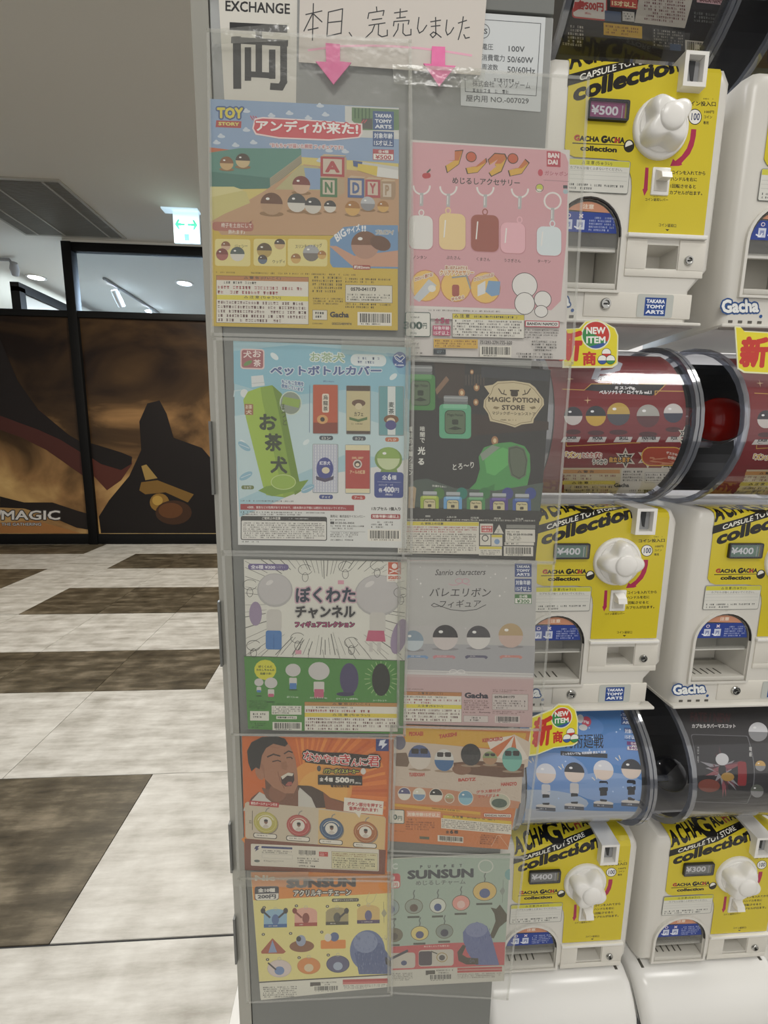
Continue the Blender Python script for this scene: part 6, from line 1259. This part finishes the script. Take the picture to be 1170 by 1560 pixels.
def sheet_blue():
    a = drum_art(3, 0).fr(780, 1040, 3, .06)
    for x, y, rx, ry, c in ((200, 420, 150, 100, '#7a9ccc'), (450, 480, 180, 70, '#8aa8d2'), (300, 200, 120, 60, '#5f90cc'), (500, 300, 110, 80, '#5f8cc6'), (150, 540, 200, 50, '#a9b9cc')): a.ell(x, y, rx, ry, c)
    random.seed(4)
    for i in range(26): x, y = random.uniform(110, 590), random.uniform(130, 560); a.ell(x, y, 4, 4, '#b9d0ea', 8)
    a.T('呪術廻戦', 235, 300, 418, 66, '#20262e', .01, k=.0); a.rect(222, 312, 436, 332, '#20262e'); a.T('こっちむいてFig. 呪術廻戦 第五・五弾', 230, 334, 428, 14, '#dfe3ea', .05, k=-.05)
    a.ell(340, 178, 22, 24, '#d4576a'); a.T('Fig', 328, 188, 352, 16, '#f0e4e6', .06); a.ell(312, 165, 16, 20, '#e0e0dc'); a.ell(325, 205, 20, 14, '#e0e0dc')
    tta(a, 498, 130, 565, 192, '#3a5a94'); age(a, 512, 205, 580, 260, '#3a5a94'); price(a, 525, 268, 592, 308, '全4種', '¥400', '#7a3f7c')
    for x, y, c, b in ((155, 415, '#d8dade', '#d2d2d2'), (285, 410, '#22242a', '#cfccc8'), (418, 400, '#dcdde0', '#26282e'), (545, 395, '#22242a', '#26282e')):
        a.ell(x, y + 150, 46, 10, '#d8d4cc'); a.capsule(x, y, 46, c, '#e0cfbf'); a.rect(x - 20, y + 48, x + 20, y + 96, b, 8); a.rect(x - 16, y + 94, x + 16, y + 142, '#2a2c32', 5)
        a.rect(x - 46, y + 152, x + 44, y + 168, '#4a4f5a', 3); a.micro(x - 28, y + 155, x + 28, y + 165, 1, '#cfd3da')
    for x, y in ((88, 365), (225, 395), (378, 445), (485, 355)): a.line([(x, y), (x - 12, y - 12)], 4, '#e8e0c8'); a.line([(x + 10, y - 6), (x + 4, y - 22)], 4, '#e8e0c8')
    a.poly([(60, 575), (600, 590), (590, 660), (50, 660)], '#b9bfc6')
    return a
def sheet_dark():
    a = drum_art(3, 1).fr(780, 1040, 3, .03)
    a.T('FATE / NEW', 815, 178, 1000, 44, '#4a2a2c', .05); a.T('カプセルラバーマスコット', 822, 208, 1022, 20, '#d8d6d2', .07, k=.0)
    a.rect(818, 235, 1080, 545, '#6a6a6c', 10); a.rect(821, 238, 1077, 542, '#221f20', 10)
    random.seed(8)
    for i in range(30):
        t = random.uniform(0, 2 * math.pi); r = random.uniform(40, 120); x, y = 960, 400; a.poly([(x + 20 * math.cos(t + .5), y + 30 * math.sin(t + .5)), (x + r * math.cos(t), y + r * 1.05 * math.sin(t)), (x + 20 * math.cos(t - .5), y + 30 * math.sin(t - .5))], random.choice(('#6a3a44', '#8a4a50', '#4a2a30', '#8f8c90')))
    a.ell(960, 350, 30, 28, '#c9c9c8'); a.ell(985, 430, 30, 20, '#a8843c'); a.rect(1030, 360, 1070, 470, '#8a2226', 10); a.ell(900, 470, 50, 30, '#7a3a2a')
    for x, y, r, c in ((1125, 225, 44, '#d8d8d8'), (1135, 380, 24, '#c9a25a'), (1120, 495, 30, '#5a5f54')): a.capsule(x, y, r, c, '#8d8d8d')
    a.V('暗殺', 1084, 290, 340, 12, '#c9c9c4', .03); a.V('召喚', 846, 290, 370, 9, '#8d8d8a', .02)
    a.poly([(820, 585), (1180, 600), (1180, 640), (800, 640)], '#8f8a80')
    return a
def sheet_top():
    a = drum_art(1, 0).fr(840, 0, 3.545, .1)
    a.rect(112, -80, 300, 96, '#c24a44', 16); a.rect(118, -74, 294, 88, '#dcd6cc', 14); a.T('各500円', 140, 50, 282, 52, '#b8453f', .06); a.T('(税込)', 180, 78, 214, 14, '#b8453f', .03)
    a.rect(318, -60, 465, 36, '#b8453a'); a.T('15才以上', 326, 30, 458, 30, '#e8d8a8', .07); a.rect(288, 56, 376, 112, '#51607a'); a.rect(384, 60, 448, 112, '#c9c6bd'); a.micro(390, 66, 444, 106, 3, INKC)
    a.poly([(480, -60), (775, -60), (720, 152), (448, 122)], '#bfb9ad'); a.micro(500, -50, 730, 110, 9, '#6a3f40')
    a.rect(282, 122, 490, 188, '#d4ab3a'); a.micro(292, 132, 480, 182, 3, '#7a4a22'); a.micro(88, 130, 180, 230, 5, '#b9b5ac'); a.micro(60, 225, 300, 246, 1, '#b9b5ac')
    a.poly([(785, -50), (960, -30), (945, 30), (785, 12)], '#c9a6a8'); a.T('BANDAI NAMCO', 800, 8, 935, 22, '#5a2a30', .05, k=.12)
    a.rect(545, 150, 720, 260, '#3a3a3a'); a.micro(552, 155, 716, 250, 6, '#9d9a92'); a.micro(770, 60, 900, 120, 3, '#6a6a66'); a.bars(722, 215, 880, 280, '#c4bfb4'); a.rect(640, 235, 700, 270, '#4a5a74')
    return a
def sheet_plum_reflection():
    a = drum_art(1, 1).fr(840, 0, 3.545)
    for x, y in ((1000, 60), (1080, 140), (1150, 40)): a.ell(x, y, 60, 30, '#5a3a50', rot=-50)  # purple reflection on the clear shell, painted into the sheet's colour and ovals
    return a
PERS = sheet_toys_red()
def again(src):
    a = Art(src.m2, src.m3); a.el = list(src.el); return a
build_machine(1, 0, 'capsule machine of the top row, its price window reading 500 yen', '¥500', 'card_purple', .9, sheet_top(), '#23201f')
build_machine(1, 1, 'capsule machine of the top row at the right border, only its arched chute showing', '¥500', 'card_purple', .2, sheet_plum_reflection(), '#3a2433')
build_machine(2, 0, 'capsule machine with a dark red drum sheet, middle row beside the posters', '¥400', 'card_green', .0, PERS, '#7c2022')
build_machine(2, 1, 'capsule machine at the right border, middle row, red capsule inside its drum', '¥400', 'card_green', .1, again(PERS), '#7c2022')
build_machine(3, 0, 'capsule machine of the bottom row with a sky blue sheet in its drum', '¥400', 'card_grey', .5, sheet_blue(), '#4f86c2')
build_machine(3, 1, 'capsule machine of the bottom row with a near-black sheet in its drum', '¥300', 'card_grey', .45, sheet_dark(), '#2b2829')

# capsules lying in the drums
def capsule(x, y, z, r, m, label, grp):
    o = thing('toy_capsule', label, 'capsule', (x, y, z), grp); n = 24
    def half(s): return [(r * math.cos(math.radians(t)), s * r * math.sin(math.radians(t))) for t in (0, 15, 30, 45, 60, 75, 88)]
    for s, mm, nm in ((1, m, 'lid'), (-1, 'clear_capsule', 'cup')):
        bm = bmesh.new(); loft(bm, [[(q * math.cos(2 * math.pi * i / n), q * math.sin(2 * math.pi * i / n), h) for i in range(n)] for q, h in half(s)], False, True); obj(nm, bm, mm, o, smooth=True)
    obj('seam', disc_z(bmesh.new(), 0, 0, [(r * 1.02, -.0015), (r * 1.02, .0015)], n), 'clear_capsule', o)
    o.rotation_euler = (random.uniform(-1, 1), random.uniform(-1, 1), 0)
mat('dark_capsule', '#2c2c30', .2, spec=.6)
def incol(row, col, dx, dy, dz): return X0 + PITCH * col + dx, MY + DY + dy, ZR[row] + EYE + DZ + dz
p = incol(2, 1, -.086, -.045, .012); capsule(*p, .043, 'red_capsule', 'red capsule behind the clear end of the middle drum', 'capsules inside the drums')
p = incol(2, 1, -.09, .035, .012); capsule(*p, .032, 'red_capsule', 'darker red capsule further back inside the middle drum', 'capsules inside the drums')
p = incol(3, 1, -.088, -.04, -.05); capsule(*p, .034, 'dark_capsule', 'dark capsule behind the clear end of the lowest drum', 'capsules inside the drums')

# ------------------------------------------------------------------ white base shells and silver plinths
prof = [(.98, -1.093), (.80, -1.093), (.764, -1.093), (.736, -1.0935), (.714, -1.101), (.697, -1.119), (.683, -1.142), (.677, -1.165), (.677, -1.172), (.98, -1.172)]
def shell(col, label):
    xl, xr = .584 - PITCH + PITCH * col, .584 + PITCH * col - .010
    t = thing('base_shell', label, 'base', ((xl + xr) / 2, .83, EYE - 1.172), 'white base shells under the capsule machines')
    hw_ = (xr - xl) / 2; bm = bmesh.new(); rings = []
    for x, s in ((-hw_, .0), (-hw_ + .004, .55), (-hw_ + .012, .9), (-hw_ + .022, 1), (hw_ - .022, 1), (hw_ - .012, .9), (hw_ - .004, .55), (hw_, .0)):
        e = (1 - s) * .016; rings.append([(x, (y if y > .9 else y + e) - .83, (z if z < -1.17 else z - e * .8) + 1.172) for y, z in prof])
    loft(bm, rings); obj('shell', bm, 'white_plastic', t, smooth=True)
    for sx in (-1, 1):
        for k in (0,): obj('air_slot', bx(bmesh.new(), sx * (hw_ - .024) - .003, sx * (hw_ - .024) + .003, -.094, -.060, .070, .0788), 'slot', t)
    p_ = thing('plinth', label.replace('white rounded base shell', 'silver box plinth'), 'plinth', ((xl + xr) / 2, .84, 0), 'silver plinths under the base shells')
    box('cabinet', -hw_ + .002, hw_ - .002, -.150, .14, .03, EYE - 1.1725, 'silver', p_, .012, 3)
    box('foot_rail', -hw_ + .01, hw_ - .01, -.13, .13, .0, .031, 'dark_plastic', p_)
shell(0, 'white rounded base shell under the machines nearest the grey machine')
shell(1, 'white rounded base shell under the machines at the right border')

# ------------------------------------------------------------------ new item tags
def new_tag(m, label, outline, Y, circ, shin, sho, dots, tiltk):
    """m maps the tag's own crop frame"""
    a = plane_art(Y).fr(*m, tiltk)
    cx = sum(x for x, y in outline) / len(outline); cy = sum(y for x, y in outline) / len(outline)
    a.poly(outline, '#e3e4b8'); a.poly([(cx + (x - cx) * .95, cy + (y - cy) * .94) for x, y in outline], '#e0d22c')
    if circ:
        x, y, r = circ; a.ell(x, y, r * 1.1, r * 1.1, '#e6e6d0'); a.ell(x, y, r, r, '#3a8a4c', 24); a.ell(x, y, r, r, '#c23a32', 16, -150, 30); a.ell(x, y, r, r, '#35569c', 12, 30, 120)
        a.T('NEW', x - r * .72, y - r * .08, x + r * .72, r * .52, '#f0efe8', .05); a.T('ITEM', x - r * .72, y + r * .62, x + r * .72, r * .52, '#f0efe8', .05)
    if shin: a.T('新', shin[0], shin[1], shin[2], shin[3], '#c23428', .12, k=shin[4], lean=.1); 
    if sho: a.T('商', sho[0], sho[1], sho[2], sho[3], '#c23428', .06, k=tiltk)
    if dots:
        x, y, r = dots
        for dx, dy, c in ((0, -r * .9, '#c23a32'), (-r * .85, r * .5, '#35569c'), (r * .85, r * .5, '#3a8a4c')): a.ell(x + dx, y + dy, r, r, '#2c2c2a'); a.ell(x + dx, y + dy, r * .9, r * .9, '#eeeee6'); a.ell(x + dx, y + dy, r * .9, r * .9, c, 12, 10, 170)
    # real card under the print
    P3 = [atY(m[0] + x / m[2], m[1] + y / m[2], Y) for x, y in outline]; c = sum(P3, Vector()) / len(P3)
    t = thing('new_item_tag', label, 'tag', (c.x, Y, min(p.z for p in P3)), 'yellow new item tags'); base = t.location.copy(); bm = bmesh.new()
    loft(bm, [[(p.x - base.x, .0009, p.z - base.z) for p in P3], [(p.x - base.x, .0, p.z - base.z) for p in P3]]); obj('card', bm, 'white_plastic', t)
    a.build('tag_print', 'ink_gloss', t, loc=base, base=5e-5)
new_tag((840, 480, 3.545), 'yellow new item tag above the red drum, half behind the pocket',
        [(60, 75), (150, 70), (185, 32), (250, 22), (300, 45), (345, 70), (362, 110), (358, 265), (330, 285), (60, 285)], .695, (240, 108, 72), (20, 250, 158, 170, 0), (168, 272, 242, 76), (297, 228, 26), 0)
new_tag((840, 480, 3.545), 'yellow new item tag at the right border, only its big red character showing',
        [(990, 60), (1020, 62), (1040, 85), (1400, 105), (1400, 330), (1040, 312), (1005, 290)], .695, None, (1010, 285, 1165, 170, .0), (1180, 300, 1250, 70), None, .04)
new_tag((780, 1040, 3), 'yellow new item tag slanting over the sky blue drum',
        [(82, 160), (180, 122), (212, 96), (260, 98), (290, 120), (302, 170), (300, 275), (280, 288), (190, 300), (110, 332), (75, 336)], .695, (227, 160, 44), (88, 300, 176, 140, -.18), (186, 278, 232, 56), (268, 244, 20), -.1)
